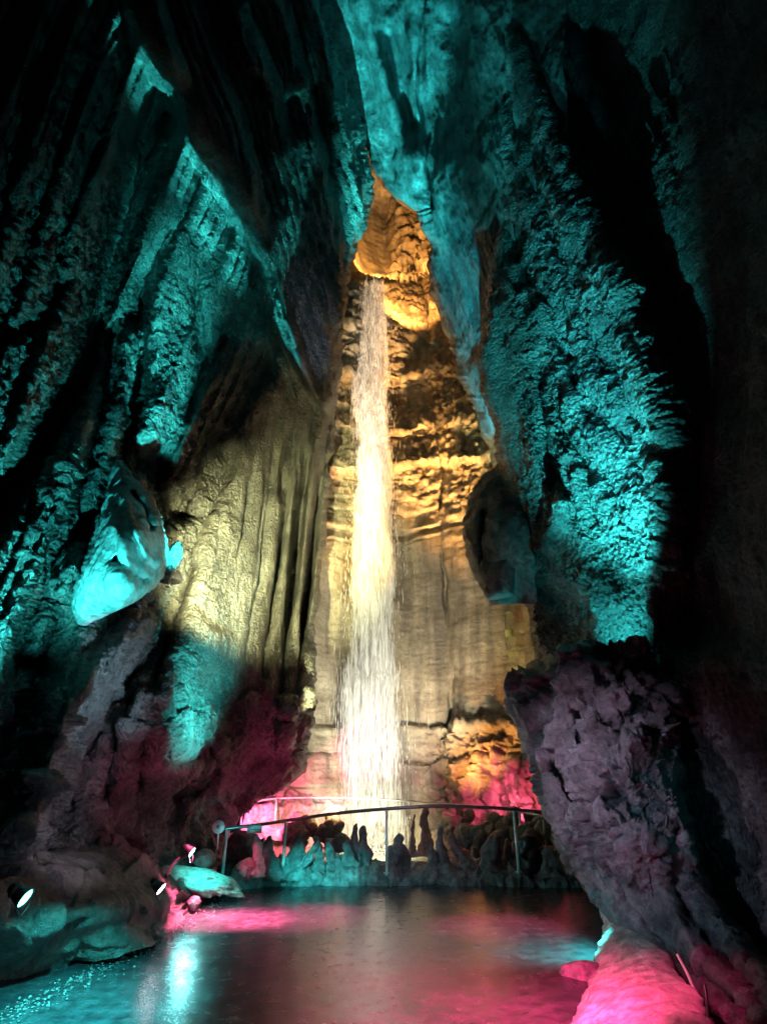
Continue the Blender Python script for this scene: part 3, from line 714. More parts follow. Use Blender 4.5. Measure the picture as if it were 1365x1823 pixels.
# hanging flake on the left
FL = lin([(818, 205), (860, 190), (900, 182), (960, 166), (1000, 152), (1040, 135), (1075, 128), (1112, 140), (1130, 150)])
FR = lin([(818, 216), (850, 238), (880, 268), (920, 284), (960, 294), (1000, 300), (1025, 290), (1050, 262), (1075, 230), (1095, 190), (1112, 160), (1130, 152)])
fl_d = tps([(205, 820, 7.6), (166, 960, 6.8), (130, 1080, 6.6), (215, 950, 6.3), (255, 950, 6.6), (300, 1000, 7.3), (220, 1040, 6.1), (250, 1060, 6.5), (160, 1110, 6.8)])
def fld(px, py):
    Y = fl_d(px, py)
    Y = Y + groove(px, py, [(232, 872), (255, 900), (270, 950)], 5, 0.35)
    Y = Y - groove(px, py, [(215, 870), (235, 930), (262, 990), (285, 1010)], 8, 0.16)
    Y = Y - groove(px, py, [(205, 930), (222, 980), (230, 1030)], 7, 0.10)
    Y = Y + groove(px, py, [(200, 990), (225, 1015), (262, 1040)], 10, 0.16)
    return Y
def fln(px, py, G): return 0.05 * fbm(G, 1.3, 4, 111, .55) + 0.04 * ridged(G, 2.6, 4, 112, .6, stretch=(1.4, 1.4, .5)) + 0.012 * fbm(G, 14, 3, 113)
o = sheet('hanging_rock', rock('pale_flake_rock', (0.20, 0.20, 0.20), (0.46, 0.46, 0.46), .38, .3, 24), FL, FR, 818, 1130, 1.6, fld, fln, edge=(.35, .35, 0, 0), back=(.7, .7, 0, 0), edge_noise=3, seed=41)
tag(o, 'pale teal-lit boulder wedged against the left wall, pointed at its top', 'boulder')
boulder('rock_chunk', M_left, P(302, 1000, 7.5), (.12, .16, .34), 7, 'narrow dark rock wedged at the right tip of the pale hanging boulder', 'rock', sub=4, tilt=0.35)

# dark outcrop on the right wall
OL = lin([(828, 890), (845, 868), (880, 838), (920, 826), (960, 824), (1000, 836), (1040, 856), (1056, 868), (1075, 880)])
OR = lin([(828, 900), (900, 935), (1000, 950), (1056, 952), (1075, 950)])
o_d = tps([(890, 830, 11.2), (826, 940, 10.6), (870, 920, 10.0), (900, 1000, 9.8), (860, 1050, 10.4), (930, 1060, 10.0), (930, 900, 10.0)])
o = sheet('rock_outcrop', M_roof, OL, OR, 828, 1075, 2.0, lambda px, py: o_d(px, py) + groove(px, py, [(862, 900), (858, 960), (862, 1040)], 6, .25), lambda px, py, G: 0.12 * fbm(G, 1.5, 4, 121) + .05 * ridged(G, 3, 3, 122),
          edge=(.4, 0, 0, 0), back=(1.2, 1.0, 0, 0), edge_noise=4, seed=51)
tag(o, 'rounded dark rock outcrop jutting left from the right wall', 'rock')

# ---- low bank of rock on the left
bk_T = lin([(-300, 1560), (-60, 1560), (40, 1530), (120, 1512), (200, 1508), (270, 1530), (310, 1568), (345, 1600)])
bk_B = lin([(-300, 1860), (0, 1735), (60, 1722), (180, 1704), (260, 1690), (320, 1660), (345, 1620)])
bk_d = tps([(-300, 1560, 3.8), (-60, 1540, 5.2), (60, 1520, 6.4), (200, 1510, 7.8), (330, 1580, 9.0), (345, 1620, 9.0), (0, 1640, 5.2), (150, 1640, 6.4), (280, 1640, 7.8), (-300, 1860, 4.2), (0, 1735, 6.3), (120, 1712, 6.75), (260, 1690, 7.05)])
def bkd(px, py):
    Y = bk_d(px, py)
    Y = Y - groove(px, py, [(0, 1670), (90, 1640), (170, 1618), (240, 1608), (330, 1600)], 22, .30)
    Y = Y + groove(px, py, [(140, 1560), (135, 1590), (125, 1620)], 4, .15)
    Y = Y + groove(px, py, [(190, 1650), (230, 1625), (235, 1600)], 6, .12)
    Y = Y + groove(px, py, [(0, 1620), (60, 1640), (40, 1660)], 12, .2)
    return Y
o = sheet('rock_bank', M_bank, lambda y: -300 + 0 * y, lambda y: 345 + 0 * y, 1500, 1740, 2.2, bkd, lambda px, py, G: .10 * plates(warp(G, .12, 2, 461), 1.6, 462) + .08 * fbm(G, .9, 4, 131, .55) + .05 * ridged(G, 2.2, 4, 132, .55) + .01 * fbm(G, 14, 2, 133), top=bk_T, bottom=bk_B, edge=(0, .3, .5, 0), back=(0, 1.0, 1.2, 0), edge_noise=4, seed=61)
tag(o, 'low rounded bank of wet rock between the left wall and the floor', 'rock')

# ---- pink mound at the lower right
mo_L = lin([(1598, 1070), (1640, 1068), (1740, 1062), (1823, 1020), (1960, 950)])
mo_R = lin([(1598, 1085), (1650, 1130), (1700, 1190), (1760, 1230), (1823, 1262), (1960, 1330)])
mo_d = tps([(1078, 1598, 8.2), (1068, 1740, 6.0), (1150, 1700, 6.0), (1200, 1720, 5.6), (1120, 1800, 4.8), (1240, 1800, 4.5), (1060, 1823, 4.9), (1000, 1960, 3.9), (1300, 1960, 3.5), (1100, 1650, 7.0)])
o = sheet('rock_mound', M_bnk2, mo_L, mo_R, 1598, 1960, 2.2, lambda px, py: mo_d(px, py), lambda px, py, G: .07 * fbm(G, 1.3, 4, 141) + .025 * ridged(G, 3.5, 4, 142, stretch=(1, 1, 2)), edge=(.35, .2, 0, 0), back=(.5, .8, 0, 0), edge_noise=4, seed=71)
tag(o, 'smooth pink lit rock mound at the edge of the floor by the pillar', 'rock')

# ================================================================== WATERFALL
def water_mat(name, a, veil=False):
    m = bpy.data.materials.new(name); nt, N, L, B = nodes(m)
    N.remove(B); out = [n for n in N if n.type == 'OUTPUT_MATERIAL'][0]
    df = N.new('ShaderNodeBsdfDiffuse'); df.inputs[0].default_value = (.92, .93, .92, 1)
    tr = N.new('ShaderNodeBsdfTranslucent'); tr.inputs[0].default_value = (.92, .93, .92, 1)
    tp = N.new('ShaderNodeBsdfTransparent'); mx = N.new('ShaderNodeMixShader'); mx.inputs[0].default_value = .45
    L.new(df.outputs[0], mx.inputs[1]); L.new(tr.outputs[0], mx.inputs[2])
    m2 = N.new('ShaderNodeMixShader'); m2.inputs[0].default_value = a
    L.new(tp.outputs[0], m2.inputs[1]); L.new(mx.outputs[0], m2.inputs[2]); L.new(m2.outputs[0], out.inputs[0])
    if veil:
        tc = N.new('ShaderNodeTexCoord'); mp = N.new('ShaderNodeMapping'); mp.inputs['Scale'].default_value = (9, 9, .55); L.new(tc.outputs['Object'], mp.inputs[0])
        n = N.new('ShaderNodeTexNoise'); n.inputs['Scale'].default_value = 1.0; n.inputs['Detail'].default_value = 8; n.inputs['Roughness'].default_value = .68
        L.new(mp.outputs[0], n.inputs['Vector'])
        mr = N.new('ShaderNodeMapRange'); mr.inputs[1].default_value = .40; mr.inputs[2].default_value = .68; mr.inputs[4].default_value = a
        L.new(n.outputs['Fac'], mr.inputs[0])
        at = N.new('ShaderNodeAttribute'); at.attribute_name = 'thin'; ml = N.new('ShaderNodeMath'); ml.operation = 'MULTIPLY'
        L.new(mr.outputs[0], ml.inputs[0]); L.new(at.outputs['Fac'], ml.inputs[1]); L.new(ml.outputs[0], m2.inputs[0])
    return m
M_streak = water_mat('falling_water', .5); M_veil = water_mat('water_veil', .85, True)
wf_c = lin([(500, 668), (560, 666), (700, 662), (900, 660), (1100, 660), (1300, 662), (1520, 656)])
wf_w = lin([(500, 17), (540, 20), (600, 26), (700, 31), (800, 34), (900, 36), (1000, 38), (1100, 40), (1200, 44), (1300, 50), (1400, 57), (1520, 66)])
WY = 16.75
zc = lambda py: P(660, py, WY).z
tbl = np.array([[P(0, y, WY).z, y] for y in range(1560, 480, -10)])
z2y = lambda z: np.interp(z, tbl[:, 0], tbl[:, 1])
Z0, Z1 = P(660, 1515, WY).z, P(660, 503, WY).z
def wf_xy(z, r, ang):
    py = z2y(z); c = wf_c(py); w = wf_w(py)
    v = (H0 / 2 - py) / FPX; t = WY / (CT - v * ST)
    x = (c - W0 / 2) / FPX * t; hw = w / FPX * t
    q = np.stack([0 * z, 0 * z, z], -1); fr = np.clip((Z1 - z) / 6, 0, 1)
    hw = hw * (1 + fr * (.22 * fbm(q, .55, 3, 501) + .12 * fbm(q, 2.0, 2, 502))); x = x + fr * .16 * fbm(q, .35, 3, 503)
    return x, hw
wroot = tag(empty('waterfall', (P(660, 1515, WY).x, WY, Z0)), 'tall narrow white waterfall dropping from the orange hollow into the pool', 'waterfall')
def streaks(n, lens, wid, spread, z0=Z0, z1=Z1, seed=1, clump=True):
    r = np.random.default_rng(seed)
    z = z0 + (z1 - z0) * r.uniform(0, 1, n)
    a = r.normal(0, spread, n); b = r.normal(0, spread, n)
    if clump:      # gathers into strands
        k = np.array([-.75, -.42, -.12, .18, .5, .78])[r.integers(0, 6, n)]; m = r.uniform(0, 1, n) < .55
        a = np.where(m, k + r.normal(0, .10, n) + .10 * np.sin(z * 1.3 + k * 9), a)
    # thick and thin gusts of water
    dn = vnoise(np.stack([a * 1.6, b * 1.2, z * .55], -1), 7 + seed) + .6 * vnoise(np.stack([a * 4, b * 2, z * 1.6], -1), 9 + seed)
    keep = dn + r.uniform(-.55, .55, n) > -.12
    z, a, b = z[keep], a[keep], b[keep]; n = len(z)
    x, hw = wf_xy(z, 0, 0)
    cx = x + a * hw; cy = WY + b * hw * 0.8
    ln_ = r.uniform(*lens, n) * (0.5 + 0.9 * (Z1 - z) / (Z1 - Z0)) ; w = r.uniform(*wid, n)
    base = np.array([[0, 0, 1], [1, 0, .1], [0, 1, .1], [-1, 0, .1], [0, -1, .1], [0, 0, -1]])
    V = base[None] * np.stack([w, w, ln_], -1)[:, None] + np.stack([cx, cy, z], -1)[:, None]
    F0 = np.array([[0, 1, 2], [0, 2, 3], [0, 3, 4], [0, 4, 1], [5, 2, 1], [5, 3, 2], [5, 4, 3], [5, 1, 4]])
    F = F0[None] + (np.arange(n) * 6)[:, None, None]
    return V.reshape(-1, 3), F.reshape(-1, 3)
loc = np.array(wroot.location)
V, F = streaks(46000, (.08, .30), (.004, .010), .46, seed=3); o = obj_np('falling_water', V - loc, F, M_streak, wroot); tag(o, kind='stuff')
def splash():
    r = np.random.default_rng(9); n = 5200
    rr = np.abs(r.normal(0, 1.0, n)) * .8; th = r.uniform(0, 2 * math.pi, n)
    h = r.exponential(.22, n) * np.exp(-rr * .8)
    c = np.stack([P(657, 1515, WY).x + rr * np.cos(th), WY + rr * np.sin(th) * .9, -.12 + h + 0 * rr], -1)
    w = r.uniform(.006, .022, n)
    base = np.array([[0, 0, 1], [1, 0, 0], [0, 1, 0], [-1, 0, 0], [0, -1, 0], [0, 0, -1]])
    V = base[None] * np.stack([w, w, w * 1.6], -1)[:, None] + c[:, None]
    F0 = np.array([[0, 1, 2], [0, 2, 3], [0, 3, 4], [0, 4, 1], [5, 2, 1], [5, 3, 2], [5, 4, 3], [5, 1, 4]])
    F = F0[None] + (np.arange(n) * 6)[:, None, None]
    return V.reshape(-1, 3), F.reshape(-1, 3)
V, F = splash(); o = obj_np('splash', V - loc, F, M_streak, wroot); tag(o, kind='stuff')
V, F = streaks(15000, (.02, .09), (.004, .008), .66, seed=5, clump=False); o = obj_np('spray', V - loc, F, M_streak, wroot); tag(o, kind='stuff')
# wavy inner veils of water
for k in range(6):
    nz_, nx_ = 300, 40
    zz = np.linspace(Z0, Z1, nz_)[:, None] + np.zeros((1, nx_)); ss = np.linspace(-1, 1, nx_)[None] + np.zeros((nz_, 1))
    x, hw = wf_xy(zz, 0, 0)
    G = np.stack([x + ss * hw * (1.05 - .1 * k), WY + (k - 2.5) * .11 * (hw / .6) + .10 * np.sin(ss * 6 + zz * .9 + k * 2) + 0 * zz, zz], -1)
    G[..., 1] += .12 * fbm(G, 2.0, 2, 151 + k, stretch=(1, 1, .3))
    o = obj_np('veil', G.reshape(-1, 3) - loc, grid_faces(nz_, nx_), M_veil, wroot)
    at = o.data.attributes.new('thin', 'FLOAT', 'POINT'); f = (1 - np.abs(ss) ** 2.5) * (0.45 + 0.55 * sstep(Z1, Z1 * .55, zz))
    at.data.foreach_set('value', f.ravel().astype(np.float32))

V, F = blob(3, (1.25, .8, 1.9), 601, .25)
m = bpy.data.materials.new('mist'); m.use_nodes = True; nt = m.node_tree
nt.nodes.remove(nt.nodes['Principled BSDF']); pv = nt.nodes.new('ShaderNodeVolumePrincipled'); pv.inputs['Density'].default_value = .22; pv.inputs['Color'].default_value = (.95, .95, .95, 1); pv.inputs['Anisotropy'].default_value = .2
nt.links.new(pv.outputs[0], [n for n in nt.nodes if n.type == 'OUTPUT_MATERIAL'][0].inputs['Volume'])
o = obj_np('mist', V + np.array([.05, 0, 1.3]), F, m, wroot); tag(o, kind='stuff')

# ================================================================== RIM WITH STALAGMITES
def rimY(px): return 11.3 + 0.5 * ((px - 700) / 300) ** 2 * -1.0
def curb():
    n, m = 320, 44
    pxs = np.linspace(405, 1035, n)
    prof = np.linspace(0, 1, m)
    G = np.zeros((m, n, 3))
    for j, q in enumerate(pxs):
        b = PZ(q, np.interp(q, [405, 500, 700, 1035], [1586, 1578, 1575, 1580]), 0)
        for i, t in enumerate(prof):
            a = t * math.pi
            G[i, j] = (b.x, b.y + .45 - .45 * math.cos(a) , -0.08 + 0.30 * math.sin(a) ** .6)
    N = grid_normals(G)
    d = .13 * fbm(G, 2.2, 4, 161) + .06 * ridged(G, 5, 4, 162, .6) + .07 * plates(warp(G, .05, 3, 163), 4.5, 164)
    G = G + N * d[..., None]
    o = obj_np('stone_curb', G.reshape(-1, 3), grid_faces(m, n), M_stal)
    return tag(o, 'low lumpy rock rim that holds the stalagmites beside the pool', 'curb')
curb()
def spire(name, px, ptop, pbase, wtop, wbase, Y, label, seed, lean=0.0, mat=None, fingers=None, group='stalagmites along the pool rim', square=0.0, cat='stalagmite', flat=.8):
    wbase *= 1.3; wtop *= 1.35
    b = P(px, pbase, Y); t = P(px + lean, ptop, Y); sc = (t - b).length / max(1, abs(pbase - ptop))
    H = t.z - b.z; n, m = 26, 22
    r = np.random.default_rng(seed)
    zs = np.linspace(0, 1, m); an = np.linspace(0, 2 * math.pi, n, endpoint=False)
    Z, A = np.meshgrid(zs, an, indexing='ij')
    rad = (wbase * (1 - Z) ** 1.2 + wtop * (1 - (1 - Z) ** 1.2)) * .5 * sc
    rad = rad * np.where(Z > .86, np.sqrt(np.clip(1 - ((Z - .86) / .15) ** 2, 0, 1)), 1)
    if square:
        rad = rad * (1 + square * (np.abs(np.cos(2 * A)) - .5))
    G = np.stack([rad * np.cos(A) + Z ** 1.3 * (t.x - b.x), rad * np.sin(A) * flat, Z * H], -1)
    nz = (fbm(G + seed * 5.3, 4.5, 5, seed, .62) + .5 * plates(G + seed, 7.0, seed))[..., None]
    off = np.stack([np.cos(A), np.sin(A), 0 * A], -1)
    G = G + off * nz * (.60 * rad[..., None] + .022)
    G[..., 0] += .05 * np.sin(Z * 4 + seed) * Z; wb = np.exp(-(Z / .16) ** 2)[..., None]; G = G + off * wb * .05
    G[..., 2] += (fbm(G + seed, 8, 2, seed + 3)) * .02
    V = G.reshape(-1, 3); F = []
    for i in range(m - 1):
        for j in range(n):
            F.append((i * n + j, i * n + (j + 1) % n, (i + 1) * n + (j + 1) % n, (i + 1) * n + j))
    V = np.concatenate([V, [[t.x - b.x, 0, H]]]); k = len(V) - 1
    F += [((m - 1) * n + j, (m - 1) * n + (j + 1) % n, k, k) for j in range(n)]
    F = np.array([f if f[2] != f[3] else (f[0], f[1], f[2], f[2]) for f in F])
    quads = F[:-n]; tris = F[-n:, :3]
    o = None
    me = bpy.data.meshes.new(name); me.from_pydata(V.tolist(), [], quads.tolist() + tris.tolist()); me.update()
    for p in me.polygons: p.use_smooth = True
    me.materials.append(mat or M_stal)
    o = bpy.data.objects.new(name, me); C.objects.link(o); o.location = b
    tag(o, label, cat, group)
    return o
S = spire
S('stalagmite', 622, 1497, 1552, 10, 34, 11.35, 'short thick stalagmite at the left foot of the tallest finger, in front of the fall', 1)
S('stalagmite', 634, 1466, 1552, 8, 26, 11.5, 'tallest knobbly stalagmite finger in front of the fall, bent left at its tip', 2, lean=2)
S('stalagmite', 650, 1470, 1552, 12, 24, 11.55, 'tall smooth stalagmite finger just right of the bent one in front of the fall', 3, lean=-6)
S('stalagmite', 707, 1484, 1556, 12, 32, 11.4, 'stalagmite with sloping shoulders just right of the middle rail post', 4)
S('stalagmite', 694, 1505, 1555, 8, 16, 11.35, 'slim low stalagmite pressed against the middle rail post', 5)
S('stalagmite', 720, 1502, 1556, 9, 26, 11.45, 'low stalagmite leaning on the right shoulder of the one by the middle post', 6)
S('stalagmite', 771, 1499, 1552, 4, 24, 11.3, 'small pointed dark stalagmite left of the sharp tall one', 7)
S('stalagmite', 786, 1469, 1555, 4, 30, 11.35, 'sharp tall pointed stalagmite between the middle and right rail posts', 8, lean=1)
S('stalagmite', 838, 1487, 1548, 8, 22, 11.45, 'leaning stalagmite slab slanting left behind the sharp tall one', 9, lean=-40)
S('stalagmite', 877, 1486, 1550, 20, 28, 11.3, 'flat topped broken stalagmite left of the right rail post', 10, square=.3)
S('stalagmite', 902, 1492, 1552, 12, 26, 11.4, 'rounded stalagmite stump touching the right rail post', 11)
S('stalagmite', 935, 1485, 1552, 24, 34, 11.2, 'squat black block-shaped stump just right of the right rail post', 12, square=.35, mat=M_black)
S('stalagmite', 976, 1508, 1560, 14, 34, 11.0, 'round headed stump near the last rail post on the right', 13)
S('stalagmite', 460, 1484, 1560, 9, 26, 10.9, 'smooth pink finger stalagmite standing under the small sign', 14, lean=0, mat=M_bnk2)
S('stalagmite', 480, 1487, 1566, 8, 44, 11.0, 'dark cone shaped stalagmite right of the pink finger', 15)
S('stalagmite', 530, 1478, 1560, 5, 60, 11.3, 'broad pointed teal lit rock right of the left rail post', 16)
S('stalagmite', 525, 1530, 1565, 7, 22, 11.1, 'small low teal lit spike at the foot of the broad pointed rock', 17, lean=22)
S('stalagmite', 570, 1487, 1548, 9, 16, 11.3, 'slim teal lit stone propped upright in the rockery', 18, lean=-10)
S('stalagmite', 545, 1490, 1535, 7, 12, 11.25, 'thin teal lit stone leaning to the right against the propped one', 19, lean=26)
S('stalagmite', 590, 1495, 1552, 10, 24, 11.4, 'dark stub with a knobbed top left of the fall', 20)
S('stalagmite', 758, 1436, 1525, 10, 20, 14.5, 'pale cream stalagmite beyond the rail right of the fall', 21, mat=M_pale, group='far stalagmites across the pool')
S('stalagmite', 735, 1450, 1525, 3, 10, 14.6, 'thin pale spike beside the cream stalagmite across the pool', 22, mat=M_pale, group='far stalagmites across the pool')
S('stalagmite', 848, 1476, 1535, 2, 12, 13.6, 'thin dark spike rising from the far rubble under the rail', 23, group='far stalagmites across the pool')
S('stalagmite', 410, 1500, 1565, 22, 34, 11.6, 'dark leaning slab behind the leftmost rail post', 24, square=.3)

boulder('boulder', M_bnk2, P(440, 1550, 11.0), (.24, .2, .20), 31, 'lumpy pink lit boulder at the foot of the pink finger', 'boulder', 'boulders round the left end of the rail')
boulder('boulder', M_stal, P(428, 1512, 11.8), (.32, .25, .34), 32, 'dark glossy boulder between the leftmost post and the pink finger', 'boulder', 'boulders round the left end of the rail')
boulder('boulder', M_stal, P(405, 1458, 12.4), (.22, .2, .26), 33, 'dark round boulder hanging over the rail at its left end', 'boulder', 'boulders round the left end of the rail')
boulder('boulder', M_stal, P(392, 1578, 10.3), (.20, .16, .10), 34, 'small slate grey block on the teal lit bank', 'boulder', 'boulders round the left end of the rail', facets=.45)
boulder('boulder', M_stal, P(345, 1608, 9.0), (.09, .08, .10), 35, 'small dark stump of stone at the edge of the floor', 'boulder', 'boulders round the left end of the rail', facets=.3)
boulder('rock_ledge', M_pale, P(352, 1566, 9.8), (.66, .4, .13), 36, 'bright teal lit sloping ledge of pale rock beside the floor', 'rock', sub=5, tilt=.22, facets=.08, rough=.5, freq=2.2)
boulder('boulder', M_bnk2, P(364, 1532, 10.7), (.17, .2, .16), 37, 'rounded pink grey hump right of the raised floodlight', 'boulder', 'boulders round the left end of the rail')
boulder('boulder', M_stal, P(270, 1655, 7.7), (.10, .08, .05), 38, 'small dark chunk on the wet floor below the floodlights', 'boulder')
boulder('boulder', M_pale, P(1030, 1652, 8.6), (.13, .1, .05), 39, 'small pale rock sticking out of the floor beside the pink mound', 'boulder')
boulder('boulder', M_stal, PZ(1045, 1735, 0.02), (.22, .15, .10), 40, 'low wet rock at the left foot of the pink mound', 'boulder')

# teal lit lumps on the rim and rubble across the pool, each a stone of its own
protos = []
for k in range(5):
    V, F = blob(3, (1, 1, 1), 300 + k, .35, .35, freq=1.5)
    me = obj_np('stone', V, F, M_stone); protos.append(me.data); bpy.data.objects.remove(me)
def place_stone(px, py, Y, s, label, group, k=0, mat=None):
    o = bpy.data.objects.new('stone', protos[k % 5]); C.objects.link(o)
    o.location = P(px, py, Y); o.rotation_euler = (k * 1.3, k * 2.1, k * .7); o.scale = (s, s * .8, s * .85)
    tag(o, label, 'stone', group)
    if mat:
        o.material_slots[0].link = 'OBJECT'; o.material_slots[0].material = mat
k = 0
r = random.Random(5)
for i in range(34):
    px = r.uniform(500, 612); py = r.uniform(1525, 1562)
    place_stone(px, py, 11.15 + (1560 - py) * .01, r.uniform(.05, .11), 'small wet stone on the teal lit part of the pool rim', 'small wet stones on the rim left of the fall', k, M_stal); k += 1
for i in range(46):
    px = r.uniform(795, 1000); py = r.uniform(1452, 1498)
    place_stone(px, py, 14.4 - abs(px - 800) * .004 - (py - 1450) * .02, r.uniform(.12, .27), 'pink lit rubble stone across the pool right of the fall', 'rubble across the pool right of the fall', k); k += 1
for i in range(30):
    px = r.uniform(500, 612); py = r.uniform(1455, 1505)
    place_stone(px, py, 14.0 - (py - 1450) * .02, r.uniform(.12, .25), 'brown rubble stone across the pool left of the fall', 'rubble across the pool left of the fall', k); k += 1
for i in range(14):
    px = r.uniform(615, 800); py = r.uniform(1470, 1490)
    place_stone(px, py, 16.6, r.uniform(.15, .3), 'wet stone behind the foot of the fall', 'wet stones behind the foot of the fall', k); k += 1

# ================================================================== RAILINGS
def tube(bm, pts, rad, seg=10, cap=True):
    pts = [Vector(p) for p in pts]; rings = []
    up = Vector((0, 0, 1))
    for i, p in enumerate(pts):
        d = (pts[min(i + 1, len(pts) - 1)] - pts[max(i - 1, 0)]).normalized()
        a = d.cross(up)
        if a.length < 1e-3: a = d.cross(Vector((1, 0, 0)))
        a.normalize(); b = a.cross(d).normalized()
        rings.append([bm.verts.new(p + a * (rad * math.cos(t)) + b * (rad * math.sin(t))) for t in [2 * math.pi * k / seg for k in range(seg)]])
    for i in range(len(rings) - 1):
        for k in range(seg): bm.faces.new((rings[i][k], rings[i][(k + 1) % seg], rings[i + 1][(k + 1) % seg], rings[i + 1][k]))
    if cap:
        bm.faces.new(rings[0][::-1]); bm.faces.new(rings[-1])
def smooth_pts(pts, n=8):
    out = []; P_ = [pts[0]] + list(pts) + [pts[-1]]
    for i in range(1, len(P_) - 2):
        p0, p1, p2, p3 = [Vector(q) for q in P_[i - 1:i + 3]]
        for k in range(n):
            t = k / n
            out.append(0.5 * ((2 * p1) + (-p0 + p2) * t + (2 * p0 - 5 * p1 + 4 * p2 - p3) * t * t + (-p0 + 3 * p1 - 3 * p2 + p3) * t ** 3))
    out.append(Vector(pts[-1])); return out
def railing(name, label, railpts, posts, rr, pr, Ys, extra=None):
    root = tag(empty(name, P(posts[0][0], posts[0][2], posts[0][3])), label, 'railing')
    bm = bmesh.new(); tube(bm, smooth_pts(railpts), rr, 12); obj_bm('handrail', bm, M_rail if name == 'railing' else M_steel, root)
    for (x1, y1, y2, Y, x2) in posts:
        bm = bmesh.new(); a = P(x1, y1, Y); b = P(x2, y2, Y); b.x = (a.x + b.x) / 2; a.x = b.x; b.z -= .03
        tube(bm, [a, b], pr, 10); po = obj_bm('post', bm, M_steel, root)
        bm = bmesh.new(); tube(bm, [b + Vector((0, 0, .03)), b + Vector((0, 0, .045))], pr * 2.0, 14); q = obj_bm('base_plate', bm, M_steel); q.parent = po
    return root
rail = railing('railing', 'dark curved handrail on steel posts in front of the pool', [P(396, 1476, 10.5), P(470, 1467, 10.8), P(509, 1461, 11.25), P(600, 1448, 11.05), P(688, 1440, 10.95), P(780, 1435, 10.9), P(850, 1437, 10.9), P(914, 1441, 10.9), P(1002, 1451, 10.9), P(1060, 1460, 10.9)],
        [(404, 1478, 1562, 10.5, 396), (509, 1462, 1568, 11.25, 503), (688, 1441, 1555, 10.95, 688), (914, 1442, 1553, 10.9, 923), (1001, 1452, 1568, 10.9, 1008)], .027, .024, 11)
rail2 = railing('far_railing', 'thin pale railing across the pool behind the dark one', [P(424, 1438, 13.2), P(455, 1427, 13.8), P(500, 1421, 14.6), P(600, 1420, 15.2), P(700, 1424, 15.4), P(800, 1432, 14.8), P(880, 1438, 14.0), P(960, 1452, 12.9), P(1010, 1462, 12.4)],
        [(431, 1437, 1492, 13.2, 427), (491, 1424, 1460, 14.4, 491), (878, 1438, 1470, 14.0, 879), (924, 1448, 1488, 13.4, 927), (967, 1459, 1510, 12.9, 972), (410, 1466, 1505, 12.3, 404)], .02, .022, 14)

# sign on the rail
sg = P(453, 1476, 10.68)
root = tag(empty('sign', sg), 'small teal plate reading EMPLOYEES ONLY hung on the dark handrail', 'sign')
bm = bmesh.new(); bmesh.ops.create_cube(bm, size=1, matrix=Matrix.Translation(sg) @ Matrix.Diagonal((.235, .012, .115, 1))); obj_bm('plate', bm, M_sign, root, False)
for s in (-1, 1):
    bm = bmesh.new(); tube(bm, [sg + Vector((s * .07, 0, .05)), sg + Vector((s * .07, .02, .11))], .004, 6); obj_bm('hanger', bm, M_steel, root)
for t, dz in (('EMPLOYEES', .022), ('ONLY', -.03)):
    c = bpy.data.curves.new('lettering', 'FONT'); c.body = t; c.size = .046; c.align_x = 'CENTER'; c.align_y = 'CENTER'; c.extrude = .001
    tmp = bpy.data.objects.new('lettering', c); C.objects.link(tmp)
    dg = bpy.context.evaluated_depsgraph_get(); me = bpy.data.meshes.new_from_object(tmp.evaluated_get(dg)); bpy.data.objects.remove(tmp)
    me.materials.clear(); me.materials.append(M_white)
    o = bpy.data.objects.new('lettering', me); C.objects.link(o); o.parent = root; o.location = (0, -.008, dz); o.rotation_euler = (math.radians(90), 0, 0)

# round disc on a stick
dp = P(389, 1472, 10.3)
root = tag(empty('disc_marker', P(387, 1512, 10.3)), 'round pale teal disc on a thin post at the left end of the dark rail', 'marker')
bm = bmesh.new(); tube(bm, [dp + Vector((0, .03, 0)), P(387, 1512, 10.33)], .012, 8); obj_bm('stem', bm, M_steel, root)
def disc(center, r, th, mat, name, parent, nrm=Vector((0.2, -1, 0.1)), seg=32):
    bm = bmesh.new(); d = nrm.normalized(); tube(bm, [center - d * th / 2, center - d * th * .3, center + d * th * .3, center + d * th / 2], r, seg)
    return obj_bm(name, bm, mat, parent)
disc(dp, .095, .02, M_disc, 'disc', root); disc(dp + Vector((.005, -.016, 0)), .03, .015, M_sign, 'hub', root)

# ---- made-up pebbles standing in for water glints along the foot of the bank
def glint_pebbles():
    r = np.random.default_rng(17); line = [(430, 1586), (350, 1625), (300, 1665), (235, 1700), (130, 1752), (20, 1808), (-120, 1880)]
    n = 900; k = r.uniform(0, len(line) - 1.001, n); i = k.astype(int); f = k - i; L_ = np.array(line, float)
    q = L_[i] * (1 - f)[:, None] + L_[i + 1] * f[:, None]
    c = np.array([PZ(a, b, 0)[:] for a, b in q]); c[:, :2] += r.normal(0, .09, (n, 2)); c[:, 2] = .008
    V0, F0 = ICO[2]; w = r.uniform(.004, .014, n) * r.uniform(.5, 1.3, n)
    st = r.uniform(.6, 1.4, (n, 1, 3)) * np.array([1, 1, .6])
    V = V0[None] * w[:, None, None] * st + c[:, None]
    F = F0[None] + (np.arange(n) * len(V0))[:, None, None]
    o = obj_np('glint_pebbles', V.reshape(-1, 3), F.reshape(-1, 3), M_stal)
    return tag(o, 'small pebbles put in for the water glints along the foot of the rock bank', 'glint_pebbles', kind='stuff')
ICO[1] = ico(1); _k = ICO[2]; ICO[2] = ICO[1]; glint_pebbles(); ICO[2] = _k

